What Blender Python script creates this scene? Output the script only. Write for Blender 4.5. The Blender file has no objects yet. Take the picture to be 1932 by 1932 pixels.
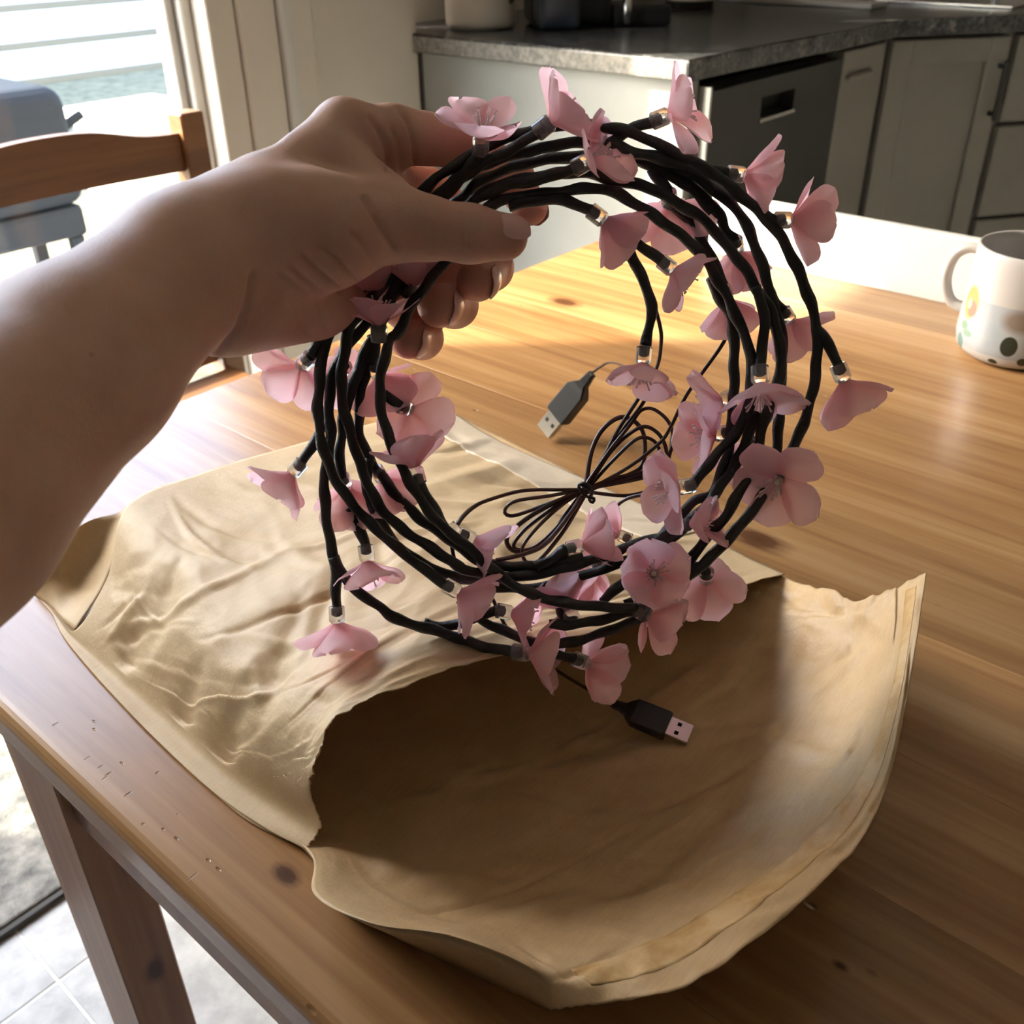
import bpy, bmesh, math, random
import numpy as np
from mathutils import Vector, Matrix, noise
random.seed(7); RNG = np.random.default_rng(7)
S = bpy.context.scene
COL = S.collection

# ------------------------------------------------------------------ camera
F = 1868.4
YAW, PIT, ROL = math.radians(41.22), math.radians(31.793), math.radians(-0.78)
CAM = np.array([0.0, 0.0, 1.15])
FWD = np.array([math.cos(YAW)*math.cos(PIT), math.sin(YAW)*math.cos(PIT), -math.sin(PIT)])
_r = np.cross(FWD, [0, 0, 1]); _r /= np.linalg.norm(_r); _u = np.cross(_r, FWD)
RT = math.cos(ROL)*_r + math.sin(ROL)*_u
UP = -math.sin(ROL)*_r + math.cos(ROL)*_u
cd = bpy.data.cameras.new('camera'); cam = bpy.data.objects.new('camera', cd); COL.objects.link(cam)
M = Matrix(((RT[0], UP[0], -FWD[0], 0), (RT[1], UP[1], -FWD[1], 0), (RT[2], UP[2], -FWD[2], CAM[2]), (0, 0, 0, 1)))
cam.matrix_world = M
cd.sensor_width = 36.0; cd.sensor_fit = 'HORIZONTAL'; cd.lens = 36.0*F/1932
cd.clip_start = 0.01
cd.dof.use_dof = True; cd.dof.focus_distance = 0.49; cd.dof.aperture_fstop = 18.0
S.camera = cam

# ------------------------------------------------------------------ light
w = bpy.data.worlds.new('sky'); S.world = w; w.use_nodes = True
wn = w.node_tree.nodes; wl = w.node_tree.links
sky = wn.new('ShaderNodeTexSky'); sky.sky_type = 'NISHITA'; sky.sun_disc = False
sky.sun_elevation = math.radians(33); sky.sun_rotation = math.radians(-40); sky.air_density = 1.0; sky.dust_density = 3.0
bg = wn['Background']; bg.inputs['Strength'].default_value = 1.45
wl.new(sky.outputs['Color'], bg.inputs['Color'])
EL = math.radians(33.5); SH = (0.67, -0.742)                  # the sun comes in through the glass door
sd = Vector((SH[0]*math.cos(EL), SH[1]*math.cos(EL), -math.sin(EL)))
sl = bpy.data.lights.new('sun', 'SUN'); sl.energy = 20.0; sl.angle = math.radians(0.9); sl.color = (1.0, 0.90, 0.74)
so = bpy.data.objects.new('sun', sl); COL.objects.link(so)
so.rotation_euler = sd.to_track_quat('-Z', 'Y').to_euler(); so.location = (-1, 4, 4)
S.view_settings.view_transform = 'Standard'; S.view_settings.look = 'None'
S.view_settings.gamma = 1.0; S.view_settings.exposure = 1.05; S.view_settings.use_curve_mapping = False
S.cycles.use_denoising = True
S.cycles.max_bounces = 10; S.cycles.diffuse_bounces = 6; S.cycles.transparent_max_bounces = 16

# ------------------------------------------------------------------ pixel helpers (1932 frame -> points in the room)
def ray(x, y): return (x-966)/F*RT + (966-y)/F*UP + FWD
def PD(x, y, D): return CAM + D*ray(x, y)
def PZ(x, y, z):
    v = ray(x, y); return CAM + (z-CAM[2])/v[2]*v
def proj(p):
    q = np.asarray(p)-CAM; d = q@FWD
    return 966+F*(q@RT)/d, 966-F*(q@UP)/d, d

# ------------------------------------------------------------------ materials
def mat(name, col, rough=0.5, spec=0.5, metal=0.0, **k):
    m = bpy.data.materials.new(name); m.use_nodes = True
    b = m.node_tree.nodes['Principled BSDF']
    b.inputs['Base Color'].default_value = (*col, 1); b.inputs['Roughness'].default_value = rough
    b.inputs['Specular IOR Level'].default_value = spec; b.inputs['Metallic'].default_value = metal
    for a, v in k.items(): b.inputs[a.replace('_', ' ')].default_value = v
    return m
def nodes(m): return m.node_tree.nodes, m.node_tree.links, m.node_tree.nodes['Principled BSDF']
def coord(n, l, scale=(1, 1, 1), out='Object', rot=(0, 0, 0)):
    t = n.new('ShaderNodeTexCoord'); mp = n.new('ShaderNodeMapping')
    mp.inputs['Scale'].default_value = scale; mp.inputs['Rotation'].default_value = rot
    l.new(t.outputs[out], mp.inputs['Vector']); return mp.outputs['Vector']
def noise_tex(n, l, vec, scale, detail=4, rough=0.5, dist=0.0):
    t = n.new('ShaderNodeTexNoise'); t.inputs['Scale'].default_value = scale; t.inputs['Detail'].default_value = detail
    t.inputs['Roughness'].default_value = rough; t.inputs['Distortion'].default_value = dist
    l.new(vec, t.inputs['Vector']); return t.outputs['Fac']
def ramp(n, l, fac, stops):
    r = n.new('ShaderNodeValToRGB'); e = r.color_ramp.elements
    e[0].position, e[0].color = stops[0][0], (*stops[0][1], 1); e[1].position, e[1].color = stops[-1][0], (*stops[-1][1], 1)
    for p, c in stops[1:-1]:
        q = e.new(p); q.color = (*c, 1)
    l.new(fac, r.inputs['Fac']); return r.outputs['Color']
def mathn(n, l, op, a, b=None):
    t = n.new('ShaderNodeMath'); t.operation = op
    for i, v in enumerate((a, b)):
        if v is None: continue
        if isinstance(v, (int, float)): t.inputs[i].default_value = v
        else: l.new(v, t.inputs[i])
    return t.outputs[0]
def mixc(n, l, fac, a, b, mode='MIX'):
    t = n.new('ShaderNodeMix'); t.data_type = 'RGBA'; t.blend_type = mode
    for k, v in ((0, fac), (6, a), (7, b)):
        if isinstance(v, (int, float)): t.inputs[k].default_value = v
        elif isinstance(v, tuple): t.inputs[k].default_value = (*v, 1)
        else: l.new(v, t.inputs[k])
    return t.outputs[2]
def bump(n, l, b, h, strength=0.2, dist=0.002):
    t = n.new('ShaderNodeBump'); t.inputs['Strength'].default_value = strength; t.inputs['Distance'].default_value = dist
    l.new(h, t.inputs['Height']); l.new(t.outputs['Normal'], b.inputs['Normal'])

def wood(name, dark, mid, light, rough=0.3, along='Y', knots=(), scale=1.0, dents=False):
    m = mat(name, mid, rough); n, l, b = nodes(m)
    sc = {'Y': (26*scale, 1.6*scale, 26*scale), 'X': (1.6*scale, 26*scale, 26*scale), 'Z': (26*scale, 26*scale, 1.6*scale)}[along]
    oi = n.new('ShaderNodeObjectInfo')
    t = n.new('ShaderNodeTexCoord')
    add = n.new('ShaderNodeVectorMath'); add.operation = 'ADD'
    cmb = n.new('ShaderNodeCombineXYZ')
    off = mathn(n, l, 'MULTIPLY', oi.outputs['Random'], 9.0)
    for i in range(3): l.new(off, cmb.inputs[i])
    l.new(t.outputs['Object'], add.inputs[0]); l.new(cmb.outputs[0], add.inputs[1])
    mp = n.new('ShaderNodeMapping'); mp.inputs['Scale'].default_value = sc
    l.new(add.outputs[0], mp.inputs['Vector'])
    g = noise_tex(n, l, mp.outputs[0], 1.0, 5, 0.6, 0.6)
    mp2 = n.new('ShaderNodeMapping'); mp2.inputs['Scale'].default_value = tuple(4*x if x > 10 else 1.5*x for x in sc)
    l.new(add.outputs[0], mp2.inputs['Vector'])
    g2 = noise_tex(n, l, mp2.outputs[0], 1.0, 3, 0.6)
    f = mathn(n, l, 'ADD', mathn(n, l, 'MULTIPLY', g, 0.75), mathn(n, l, 'MULTIPLY', g2, 0.25))
    c = ramp(n, l, f, [(0.32, dark), (0.5, mid), (0.66, light)])
    tone = mathn(n, l, 'ADD', mathn(n, l, 'MULTIPLY', oi.outputs['Random'], 0.36), 0.80)
    hsv = n.new('ShaderNodeHueSaturation'); l.new(tone, hsv.inputs['Value']); l.new(c, hsv.inputs['Color'])
    c = hsv.outputs['Color']
    for (kx, ky, kz, kr) in knots:
        mk = n.new('ShaderNodeMapping'); mk.vector_type = 'POINT'
        st = (1/kr, 0.55/kr, 1/kr) if along == 'Y' else (1/kr, 1/kr, 0.55/kr)
        mk.inputs['Scale'].default_value = st
        mk.inputs['Location'].default_value = (-kx*st[0], -ky*st[1], -kz*st[2])
        l.new(t.outputs['Object'], mk.inputs['Vector'])
        ln = n.new('ShaderNodeVectorMath'); ln.operation = 'LENGTH'; l.new(mk.outputs[0], ln.inputs[0])
        dn = mathn(n, l, 'ADD', ln.outputs['Value'], mathn(n, l, 'MULTIPLY', mathn(n, l, 'SUBTRACT', g2, 0.5), 0.7))
        k = ramp(n, l, dn, [(0.0, (1, 1, 1)), (0.45, (0.9, 0.9, 0.9)), (0.62, (0.5, 0.5, 0.5)), (1.0, (0, 0, 0))])
        c = mixc(n, l, k, c, (dark[0]*0.35, dark[1]*0.28, dark[2]*0.3))
    h = g2
    if dents:
        v = n.new('ShaderNodeTexVoronoi'); v.inputs['Scale'].default_value = 48
        mp3 = n.new('ShaderNodeMapping'); mp3.inputs['Scale'].default_value = (1, 0.5, 1)
        l.new(t.outputs['Object'], mp3.inputs['Vector'])
        l.new(mp3.outputs[0], v.inputs['Vector'])
        msk = noise_tex(n, l, mp3.outputs[0], 14.0, 2)
        d = ramp(n, l, v.outputs['Distance'], [(0.03, (0, 0, 0)), (0.09, (1, 1, 1))])
        d2 = mixc(n, l, ramp(n, l, msk, [(0.55, (0, 0, 0)), (0.58, (1, 1, 1))]), (1, 1, 1), d)
        c = mixc(n, l, mathn(n, l, 'MULTIPLY', mathn(n, l, 'SUBTRACT', 1.0, d2), 0.45), c, (dark[0]*.4, dark[1]*.4, dark[2]*.4))
        h = mathn(n, l, 'ADD', mathn(n, l, 'MULTIPLY', g2, 0.35), mathn(n, l, 'MULTIPLY', d2, 1.5))
        for q_ in DENTS:                        # bruises knocked into the worn near edge
            mk = n.new('ShaderNodeMapping'); sc_ = (1/q_[3], 1/q_[4], 1/0.006)
            mk.inputs['Scale'].default_value = sc_; mk.inputs['Location'].default_value = (-q_[0]*sc_[0], -q_[1]*sc_[1], -q_[2]*sc_[2])
            l.new(t.outputs['Object'], mk.inputs['Vector'])
            ln = n.new('ShaderNodeVectorMath'); ln.operation = 'LENGTH'; l.new(mk.outputs[0], ln.inputs[0])
            e_ = ramp(n, l, ln.outputs['Value'], [(0.45, (0, 0, 0)), (1.0, (1, 1, 1))])
            h = mathn(n, l, 'ADD', h, mathn(n, l, 'MULTIPLY', e_, 1.6))
            c = mixc(n, l, mathn(n, l, 'MULTIPLY', mathn(n, l, 'SUBTRACT', 1.0, e_), 0.4), c, (dark[0]*.4, dark[1]*.4, dark[2]*.4))
    l.new(c, b.inputs['Base Color'])
    bump(n, l, b, h, 0.40 if dents else 0.18, 0.0014)
    return m

def mottled(name, a, bb, scale, rough=0.6, bmp=0.0, bs=None, spec=0.5):
    m = mat(name, a, rough, spec); n, l, b = nodes(m)
    v = coord(n, l); f = noise_tex(n, l, v, scale, 6, 0.6)
    l.new(ramp(n, l, f, [(0.35, a), (0.65, bb)]), b.inputs['Base Color'])
    if bmp: bump(n, l, b, noise_tex(n, l, v, bs or scale*4, 4), bmp, 0.002)
    return m

DENTS = [(*PZ(x, y, .75), a*.001, b*.001) for x, y, a, b in ((105, 1366, 2.2, .8), (178, 1376, .8, 1.8), (178, 1361, .7, 2.0), (165, 1430, 2.4, .6), (190, 1446, 2.0, .6), (205, 1460, 2.2, .8), (198, 1468, 2.0, .7), (230, 1440, .8, 2.0), (297, 1458, 1.5, .9), (242, 1498, 2.6, .9), (270, 1555, 1.0, 1.2), (308, 1565, .8, 1.4), (335, 1536, .7, .7), (333, 1582, .8, 2.0), (393, 1623, .9, 1.8), (412, 1640, .8, 2.2), (365, 1652, 3.2, .5))]
kx = [PZ(1430, 1018, .75), PZ(1228, 735, .75), PZ(1065, 570, .75), PZ(540, 1650, .75), PZ(1585, 1822, .75)]
M_table = wood('pine', (0.21, 0.095, 0.036), (0.35, 0.185, 0.075), (0.46, 0.27, 0.125), 0.27, 'Y',
               knots=[(*kx[0], .017), (*kx[1], .017), (*kx[2], .016), (*kx[3], .006), (*kx[4], .003)], dents=True)
M_leg = wood('pine_leg', (0.17, 0.07, 0.028), (0.28, 0.13, 0.055), (0.36, 0.18, 0.08), 0.4, 'Z', knots=[(.163, .51, .46, .010)])
M_chair = wood('chair_wood', (0.11, 0.043, 0.014), (0.17, 0.072, 0.024), (0.22, 0.10, 0.035), 0.45, 'X')
M_wall = mottled('wall_paint', (0.52, 0.48, 0.42), (0.56, 0.52, 0.46), 3, 0.7, 0.05, 220)
M_white = mottled('white_paint', (0.52, 0.51, 0.485), (0.56, 0.55, 0.525), 4, 0.45)
M_cab = mottled('grey_cabinet_paint', (0.22, 0.205, 0.185), (0.25, 0.235, 0.21), 5, 0.4)
M_panel = mottled('end_panel_paint', (0.31, 0.32, 0.31), (0.34, 0.35, 0.34), 5, 0.5)
M_ceil = mat('ceiling_paint', (0.55, 0.53, 0.50), 0.8)
M_back = mat('back_wall_paint', (0.38, 0.355, 0.32), 0.8)
M_dw = mat('dark_steel', (0.055, 0.055, 0.056), 0.34, 0.5, 0.6)
M_dark = mat('black_plastic', (0.012, 0.012, 0.014), 0.35)
M_gap = mat('dark_gap', (0.01, 0.009, 0.008), 0.8)
M_steel = mat('steel', (0.62, 0.62, 0.63), 0.22, 0.5, 1.0)
M_ceram = mat('cream_ceramic', (0.72, 0.67, 0.58), 0.3)
M_grout = mat('grout', (0.70, 0.70, 0.70), 0.6)
M_tile = mottled('floor_vinyl', (0.30, 0.295, 0.28), (0.46, 0.455, 0.44), 22, 0.35, 0.1, 60)
M_rug = mottled('rug_pile', (0.10, 0.10, 0.10), (0.27, 0.265, 0.25), 34, 0.95, 1.0, 260, 0.1)
def counter_mat():
    m = mat('worktop', (0.05, 0.05, 0.052), 0.22); n, l, b = nodes(m); v = coord(n, l)
    f = noise_tex(n, l, v, 95, 5, 0.7); f2 = noise_tex(n, l, v, 28, 3)
    l.new(ramp(n, l, mathn(n, l, 'ADD', mathn(n, l, 'MULTIPLY', f, .6), mathn(n, l, 'MULTIPLY', f2, .4)),
               [(0.42, (0.035, 0.036, 0.04)), (0.55, (0.09, 0.09, 0.09)), (0.66, (0.24, 0.23, 0.21))]), b.inputs['Base Color']); return m
M_counter = counter_mat()
def glass_mat():
    m = bpy.data.materials.new('window_glass'); m.use_nodes = True; n, l = m.node_tree.nodes, m.node_tree.links
    n.clear(); o = n.new('ShaderNodeOutputMaterial'); mx = n.new('ShaderNodeMixShader'); t = n.new('ShaderNodeBsdfTransparent')
    g = n.new('ShaderNodeBsdfGlossy'); g.inputs['Roughness'].default_value = 0.02
    t.inputs['Color'].default_value = (.95, .97, .96, 1)
    lw = n.new('ShaderNodeLayerWeight'); lw.inputs['Blend'].default_value = 0.25
    l.new(mathn(n, l, 'MULTIPLY', lw.outputs['Fresnel'], 0.5), mx.inputs[0])
    l.new(t.outputs[0], mx.inputs[1]); l.new(g.outputs[0], mx.inputs[2]); l.new(mx.outputs[0], o.inputs['Surface']); return m
M_glass = glass_mat()
def paper_mat(name, a, bb, rough=0.55, trans=0.12):
    m = mat(name, a, rough, 0.35); n, l, b = nodes(m); v = coord(n, l)
    f = noise_tex(n, l, v, 26, 6, 0.6)
    c = ramp(n, l, f, [(0.3, a), (0.7, bb)])
    v2 = coord(n, l, (60, 900, 400), rot=(0, 0, 0.25)); fib = noise_tex(n, l, v2, 1.0, 3, 0.6)
    c2 = mixc(n, l, 0.10, c, ramp(n, l, fib, [(0.3, (0.25, 0.15, 0.06)), (0.7, (0.9, 0.75, 0.5))]), 'OVERLAY')
    l.new(c2, b.inputs['Base Color'])
    hh = mathn(n, l, 'ADD', mathn(n, l, 'MULTIPLY', noise_tex(n, l, v, 42, 5, 0.55), 1.0), mathn(n, l, 'MULTIPLY', noise_tex(n, l, v, 700, 3), 0.10))
    bump(n, l, b, hh, 0.30, 0.004)
    tr = n.new('ShaderNodeBsdfTranslucent'); l.new(c2, tr.inputs['Color'])
    mx = n.new('ShaderNodeMixShader'); mx.inputs[0].default_value = trans
    l.new(b.outputs[0], mx.inputs[1]); l.new(tr.outputs[0], mx.inputs[2]); l.new(mx.outputs[0], n['Material Output'].inputs['Surface'])
    return m
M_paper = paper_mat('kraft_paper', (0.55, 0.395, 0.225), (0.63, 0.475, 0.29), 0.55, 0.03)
M_paper_shaded = paper_mat('kraft_paper_shaded', (0.47, 0.31, 0.155), (0.56, 0.39, 0.21), 0.5, 0.02)  # darker kraft copy: the mailer's inner shade is put into the colour
def glue_mat():
    m = mat('glue_strip', (0.45, 0.25, 0.07), 0.3); n, l, b = nodes(m); v = coord(n, l)
    f = noise_tex(n, l, v, 38, 6, 0.7)
    l.new(ramp(n, l, f, [(0.36, (0.46, 0.26, 0.085)), (0.5, (0.53, 0.33, 0.135)), (0.60, (0.60, 0.40, 0.19))]), b.inputs['Base Color'])
    g = noise_tex(n, l, v, 14, 3)
    rg = ramp(n, l, g, [(0.50, (0.5, 0.5, 0.5)), (0.60, (0.10, 0.10, 0.10))]); l.new(rg, b.inputs['Roughness'])
    bump(n, l, b, noise_tex(n, l, v, 130, 4), 0.5, 0.002); return m
M_glue = glue_mat()
def petal_mat():
    m = bpy.data.materials.new('petal_fabric'); m.use_nodes = True; n, l, b = nodes(m)
    at = n.new('ShaderNodeAttribute'); at.attribute_name = 'along'
    oi = n.new('ShaderNodeObjectInfo')
    c = ramp(n, l, at.outputs['Fac'], [(0.0, (0.95, 0.50, 0.50)), (0.35, (0.97, 0.61, 0.635)), (1.0, (0.98, 0.69, 0.73))])
    c = mixc(n, l, mathn(n, l, 'MULTIPLY', oi.outputs['Random'], 0.35), c, (0.95, 0.64, 0.76))
    l.new(c, b.inputs['Base Color']); b.inputs['Roughness'].default_value = 0.55; b.inputs['Specular IOR Level'].default_value = 0.3
    b.inputs['Sheen Weight'].default_value = 0.3
    v = coord(n, l, (900, 900, 900)); bump(n, l, b, noise_tex(n, l, v, 1.2, 2), 0.15, 0.0006)
    tr = n.new('ShaderNodeBsdfTranslucent'); l.new(c, tr.inputs['Color'])
    mx = n.new('ShaderNodeMixShader'); mx.inputs[0].default_value = 0.60
    l.new(b.outputs[0], mx.inputs[1]); l.new(tr.outputs[0], mx.inputs[2]); l.new(mx.outputs[0], n['Material Output'].inputs['Surface']); return m
M_petal = petal_mat()
M_clear = mat('clear_plastic', (0.93, 0.92, 0.92), 0.12, 0.6, 0.0, Transmission_Weight=0.85, IOR=1.25)
M_stamen = mat('stamen', (0.95, 0.80, 0.80), 0.25, 0.5, 0.0, Transmission_Weight=0.35)
M_led = mat('led', (0.80, 0.78, 0.60), 0.15)
M_tape = mottled('black_tape', (0.010, 0.009, 0.0085), (0.020, 0.018, 0.017), 90, 0.48, 0.4, 420)
M_wire = mat('brown_wire', (0.050, 0.020, 0.015), 0.25)
M_tie = mat('black_tie', (0.010, 0.010, 0.010), 0.4)
M_usb = mat('usb_black', (0.016, 0.016, 0.018), 0.38)
M_usbm = mat('usb_metal', (0.70, 0.69, 0.66), 0.25, 0.5, 1.0)
def skin_mat():
    m = mat('skin', (0.55, 0.32, 0.23), 0.48, 0.4); n, l, b = nodes(m); v = coord(n, l)
    at = n.new('ShaderNodeAttribute'); at.attribute_name = 'blush'
    f = noise_tex(n, l, v, 38, 5, 0.6)
    c = ramp(n, l, f, [(0.3, (0.53, 0.300, 0.205)), (0.7, (0.60, 0.365, 0.265))])
    c = mixc(n, l, mathn(n, l, 'MULTIPLY', at.outputs['Fac'], 0.65), c, (0.62, 0.25, 0.175))
    vm = n.new('ShaderNodeTexVoronoi'); vm.inputs['Scale'].default_value = 33; l.new(v, vm.inputs['Vector'])
    mole = ramp(n, l, vm.outputs['Distance'], [(0.035, (1, 1, 1)), (0.06, (0, 0, 0))])
    sel = ramp(n, l, noise_tex(n, l, v, 17, 1), [(0.53, (0, 0, 0)), (0.56, (1, 1, 1))])
    c = mixc(n, l, mixc(n, l, 1.0, mole, sel, 'MULTIPLY'), c, (0.33, 0.14, 0.09))
    l.new(c, b.inputs['Base Color'])
    b.inputs['Subsurface Weight'].default_value = 0.18; b.inputs['Subsurface Radius'].default_value = (1.0, 0.35, 0.2); b.inputs['Subsurface Scale'].default_value = 0.006
    vo = n.new('ShaderNodeTexVoronoi'); vo.inputs['Scale'].default_value = 900; l.new(v, vo.inputs['Vector'])
    h = mathn(n, l, 'ADD', mathn(n, l, 'MULTIPLY', vo.outputs['Distance'], 0.5), noise_tex(n, l, v, 180, 4))
    bump(n, l, b, h, 0.16, 0.0012); return m
M_skin = skin_mat()
M_nail = mat('nail', (0.70, 0.43, 0.37), 0.22, 0.5)

# ------------------------------------------------------------------ object helpers
def link(o, parent=None):
    COL.objects.link(o)
    if parent is not None:
        o.parent = parent; o.matrix_parent_inverse = WM[parent.name].inverted() if parent.name in WM else Matrix()
    return o
WM = {}
def thing(name, loc, label, cat, group=None):
    o = bpy.data.objects.new(name, None); o.empty_display_size = 0.02; o.location = loc
    COL.objects.link(o); WM[o.name] = Matrix.Translation(Vector(loc)); return tag(o, label, cat, group)
def tag(o, label, cat, group=None):
    o['label'] = label; o['category'] = cat
    if group: o['group'] = group
    return o
def struct(o): o['kind'] = 'structure'; return o
def mesh_obj(name, v, f, m, parent=None, smooth=False):
    me = bpy.data.meshes.new(name); me.from_pydata([tuple(map(float, p)) for p in v], [], [tuple(map(int, q)) for q in f]); me.update()
    if m: me.materials.append(m)
    if smooth: me.polygons.foreach_set('use_smooth', [True]*len(me.polygons))
    return link(bpy.data.objects.new(name, me), parent)
def bm_obj(name, bm, m, parent=None, smooth=False):
    me = bpy.data.meshes.new(name); bm.normal_update(); bm.to_mesh(me); bm.free()
    if m: me.materials.append(m)
    if smooth: me.polygons.foreach_set('use_smooth', [True]*len(me.polygons))
    return link(bpy.data.objects.new(name, me), parent)
def add_box(bm, x, y, z, bev=0.0, seg=2, mtx=None):
    r = bmesh.ops.create_cube(bm, size=1.0)
    vs = r['verts']
    for v in vs:
        v.co = Vector(((x[0]+x[1])/2+v.co.x*(x[1]-x[0]), (y[0]+y[1])/2+v.co.y*(y[1]-y[0]), (z[0]+z[1])/2+v.co.z*(z[1]-z[0])))
    if bev:
        es = list({e for v in vs for e in v.link_edges})
        g = bmesh.ops.bevel(bm, geom=es, offset=bev, segments=seg, profile=0.5, affect='EDGES', clamp_overlap=True)
        vs = list({v for v in g['verts']} | {v for v in vs if v.is_valid})
    if mtx is not None:
        for v in vs: v.co = mtx @ v.co
def box(name, x, y, z, m, parent=None, bev=0.0, seg=2, mtx=None):
    bm = bmesh.new(); add_box(bm, x, y, z, bev, seg, mtx); return bm_obj(name, bm, m, parent)
def add_prism(bm, poly, z0, z1):
    a = [bm.verts.new((p[0], p[1], z0)) for p in poly]; b = [bm.verts.new((p[0], p[1], z1)) for p in poly]; n = len(poly)
    bm.faces.new(a[::-1]); bm.faces.new(b)
    for i in range(n): bm.faces.new((a[i], a[(i+1) % n], b[(i+1) % n], b[i]))
def lathe(prof, c, n=40):
    v, f = [], []
    for r, z in prof:
        for k in range(n):
            a = 2*math.pi*k/n; v.append((c[0]+r*math.cos(a), c[1]+r*math.sin(a), c[2]+z))
    for i in range(len(prof)-1):
        for k in range(n): f.append((i*n+k, i*n+(k+1) % n, (i+1)*n+(k+1) % n, (i+1)*n+k))
    return v, f
def catmull(P, per=8):
    P = np.asarray(P, float); Q = np.vstack([2*P[0]-P[1], P, 2*P[-1]-P[-2]]); out = []
    for i in range(1, len(Q)-2):
        for t in np.linspace(0, 1, per, endpoint=False):
            a, b, c, d = Q[i-1], Q[i], Q[i+1], Q[i+2]
            out.append(.5*((2*b)+(c-a)*t+(2*a-5*b+4*c-d)*t*t+(3*b-a-3*c+d)*t**3))
    out.append(P[-1]); return np.array(out)
def resample(P, step):
    d = np.r_[0, np.cumsum(np.linalg.norm(np.diff(P, axis=0), axis=1))]; n = max(3, int(d[-1]/step)+1)
    s = np.linspace(0, d[-1], n); return np.stack([np.interp(s, d, P[:, k]) for k in range(3)], 1), s
def tube(P, step, sides, rad):
    """rad(s, theta array, total) -> radius array; returns verts, faces of a capped tube"""
    P, s = resample(P, step); T = np.gradient(P, axis=0); T /= np.linalg.norm(T, axis=1)[:, None]
    nrm = np.cross(T[0], [0.3, 0.2, 0.9]); nrm /= np.linalg.norm(nrm); th = np.linspace(0, 2*np.pi, sides, endpoint=False)
    V, Fc = [], []
    for i in range(len(P)):
        nrm = nrm-T[i]*(nrm@T[i]); nrm /= np.linalg.norm(nrm); b = np.cross(T[i], nrm)
        rr = rad(s[i], th, s[-1])
        V += list(P[i]+np.outer(rr*np.cos(th), nrm)+np.outer(rr*np.sin(th), b))
    n = len(P)
    for i in range(n-1):
        for k in range(sides): Fc.append((i*sides+k, i*sides+(k+1) % sides, (i+1)*sides+(k+1) % sides, (i+1)*sides+k))
    Fc.append(tuple(range(sides))[::-1]); Fc.append(tuple((n-1)*sides+k for k in range(sides)))
    return V, Fc

# ================================================================== ROOM
YW = 1.74                                    # plane of the door wall
DX0, DX1, DZ = -0.39, 1.148, 2.05            # opening of the glass door
floor = struct(box('floor', (-2.6, 3.6), (-2.9, 1.92), (-0.12, -0.0009), M_grout))
tile_me = None
for i in range(-5, 9):
    for j in range(-7, 4):
        x0, y0 = 0.184+i*0.305, 0.93+j*0.305
        if y0+0.305 > 1.92: continue
        if tile_me is None:
            o = box('tile', (0.0015, 0.3035), (0.0015, 0.3035), (-0.006, 0), M_tile, floor, 0.0012, 1); tile_me = o.data
        else: o = link(bpy.data.objects.new('tile', tile_me), floor)
        o.location = (x0, y0, 0)
struct(box('ceiling', (-2.6, 3.6), (-2.9, 1.92), (2.45, 2.55), M_ceil))
bm = bmesh.new()
add_box(bm, (-2.6, DX0), (YW, YW+0.15), (-0.004, 2.45)); add_box(bm, (DX1, 1.687), (YW, YW+0.15), (-0.004, 2.45))
add_box(bm, (DX0, DX1), (YW, YW+0.15), (DZ, 2.45))
struct(bm_obj('wall_left', bm, M_wall))
struct(box('wall_kitchen', (1.687, 3.6), (1.90, 2.02), (-0.004, 2.45), M_wall))
struct(box('wall_right', (3.45, 3.6), (-2.9, 1.90), (-0.004, 2.45), M_wall))
struct(box('wall_back', (-2.6, 3.45), (-3.02, -2.9), (-0.12, 2.55), M_back))
bm = bmesh.new()
add_box(bm, (-2.72, -2.6), (-3.02, 1.89), (-0.12, 2.55))
struct(bm_obj('wall_near', bm, M_back))
# glass door: frame, pane, casing
door = struct(thing('door_1', (0.4, YW+0.06, 0), 'white framed sliding glass door', 'door'))
box('door_frame', (DX1-0.022, DX1), (YW+0.03, YW+0.12), (0, DZ), M_white, door, 0.003, 1)
box('door_frame', (DX0, DX0+0.04), (YW+0.03, YW+0.12), (0, DZ), M_white, door, 0.003, 1)
box('door_frame', (DX0+0.04, DX1-0.022), (YW+0.03, YW+0.12), (DZ-0.04, DZ), M_white, door, 0.003, 1)
box('door_track', (DX0+0.04, DX1-0.022), (YW+0.03, YW+0.12), (0, 0.035), M_white, door, 0.003, 1)
box('door_stile', (DX1-0.042, DX1-0.024), (YW+0.05, YW+0.09), (0.035, DZ-0.04), M_white, door, 0.003, 1)
box('pane', (DX0+0.04, DX1-0.042), (YW+0.068, YW+0.074), (0.035, DZ-0.04), M_glass, door)
tr = struct(thing('trim_1', (1.26, YW, 0), 'stepped pale casing beside the glass door', 'trim'))
box('casing_board', (1.150, 1.212), (YW-0.012, YW-0.0005), (0, 2.12), M_wall, tr, 0.003, 1)
box('casing_board', (1.214, 1.300), (YW-0.020, YW-0.0005), (0, 2.12), M_wall, tr, 0.004, 1)
box('casing_bead', (1.302, 1.326), (YW-0.034, YW-0.0005), (0, 2.12), M_white, tr, 0.006, 2)
box('casing_board', (1.328, 1.384), (YW-0.022, YW-0.0005), (0, 2.12), M_wall, tr, 0.005, 2)
# low white wall on the far side of the table
hw = struct(thing('wall_low', (1.18, -0.4, 0), 'low white painted wall with a rounded top along the far table edge', 'wall'))
bm = bmesh.new(); add_box(bm, (1.172, 1.186), (-2.0, 0.670), (0, 0.819), 0.003, 3); bm_obj('wall_panel', bm, M_white, hw)

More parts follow.
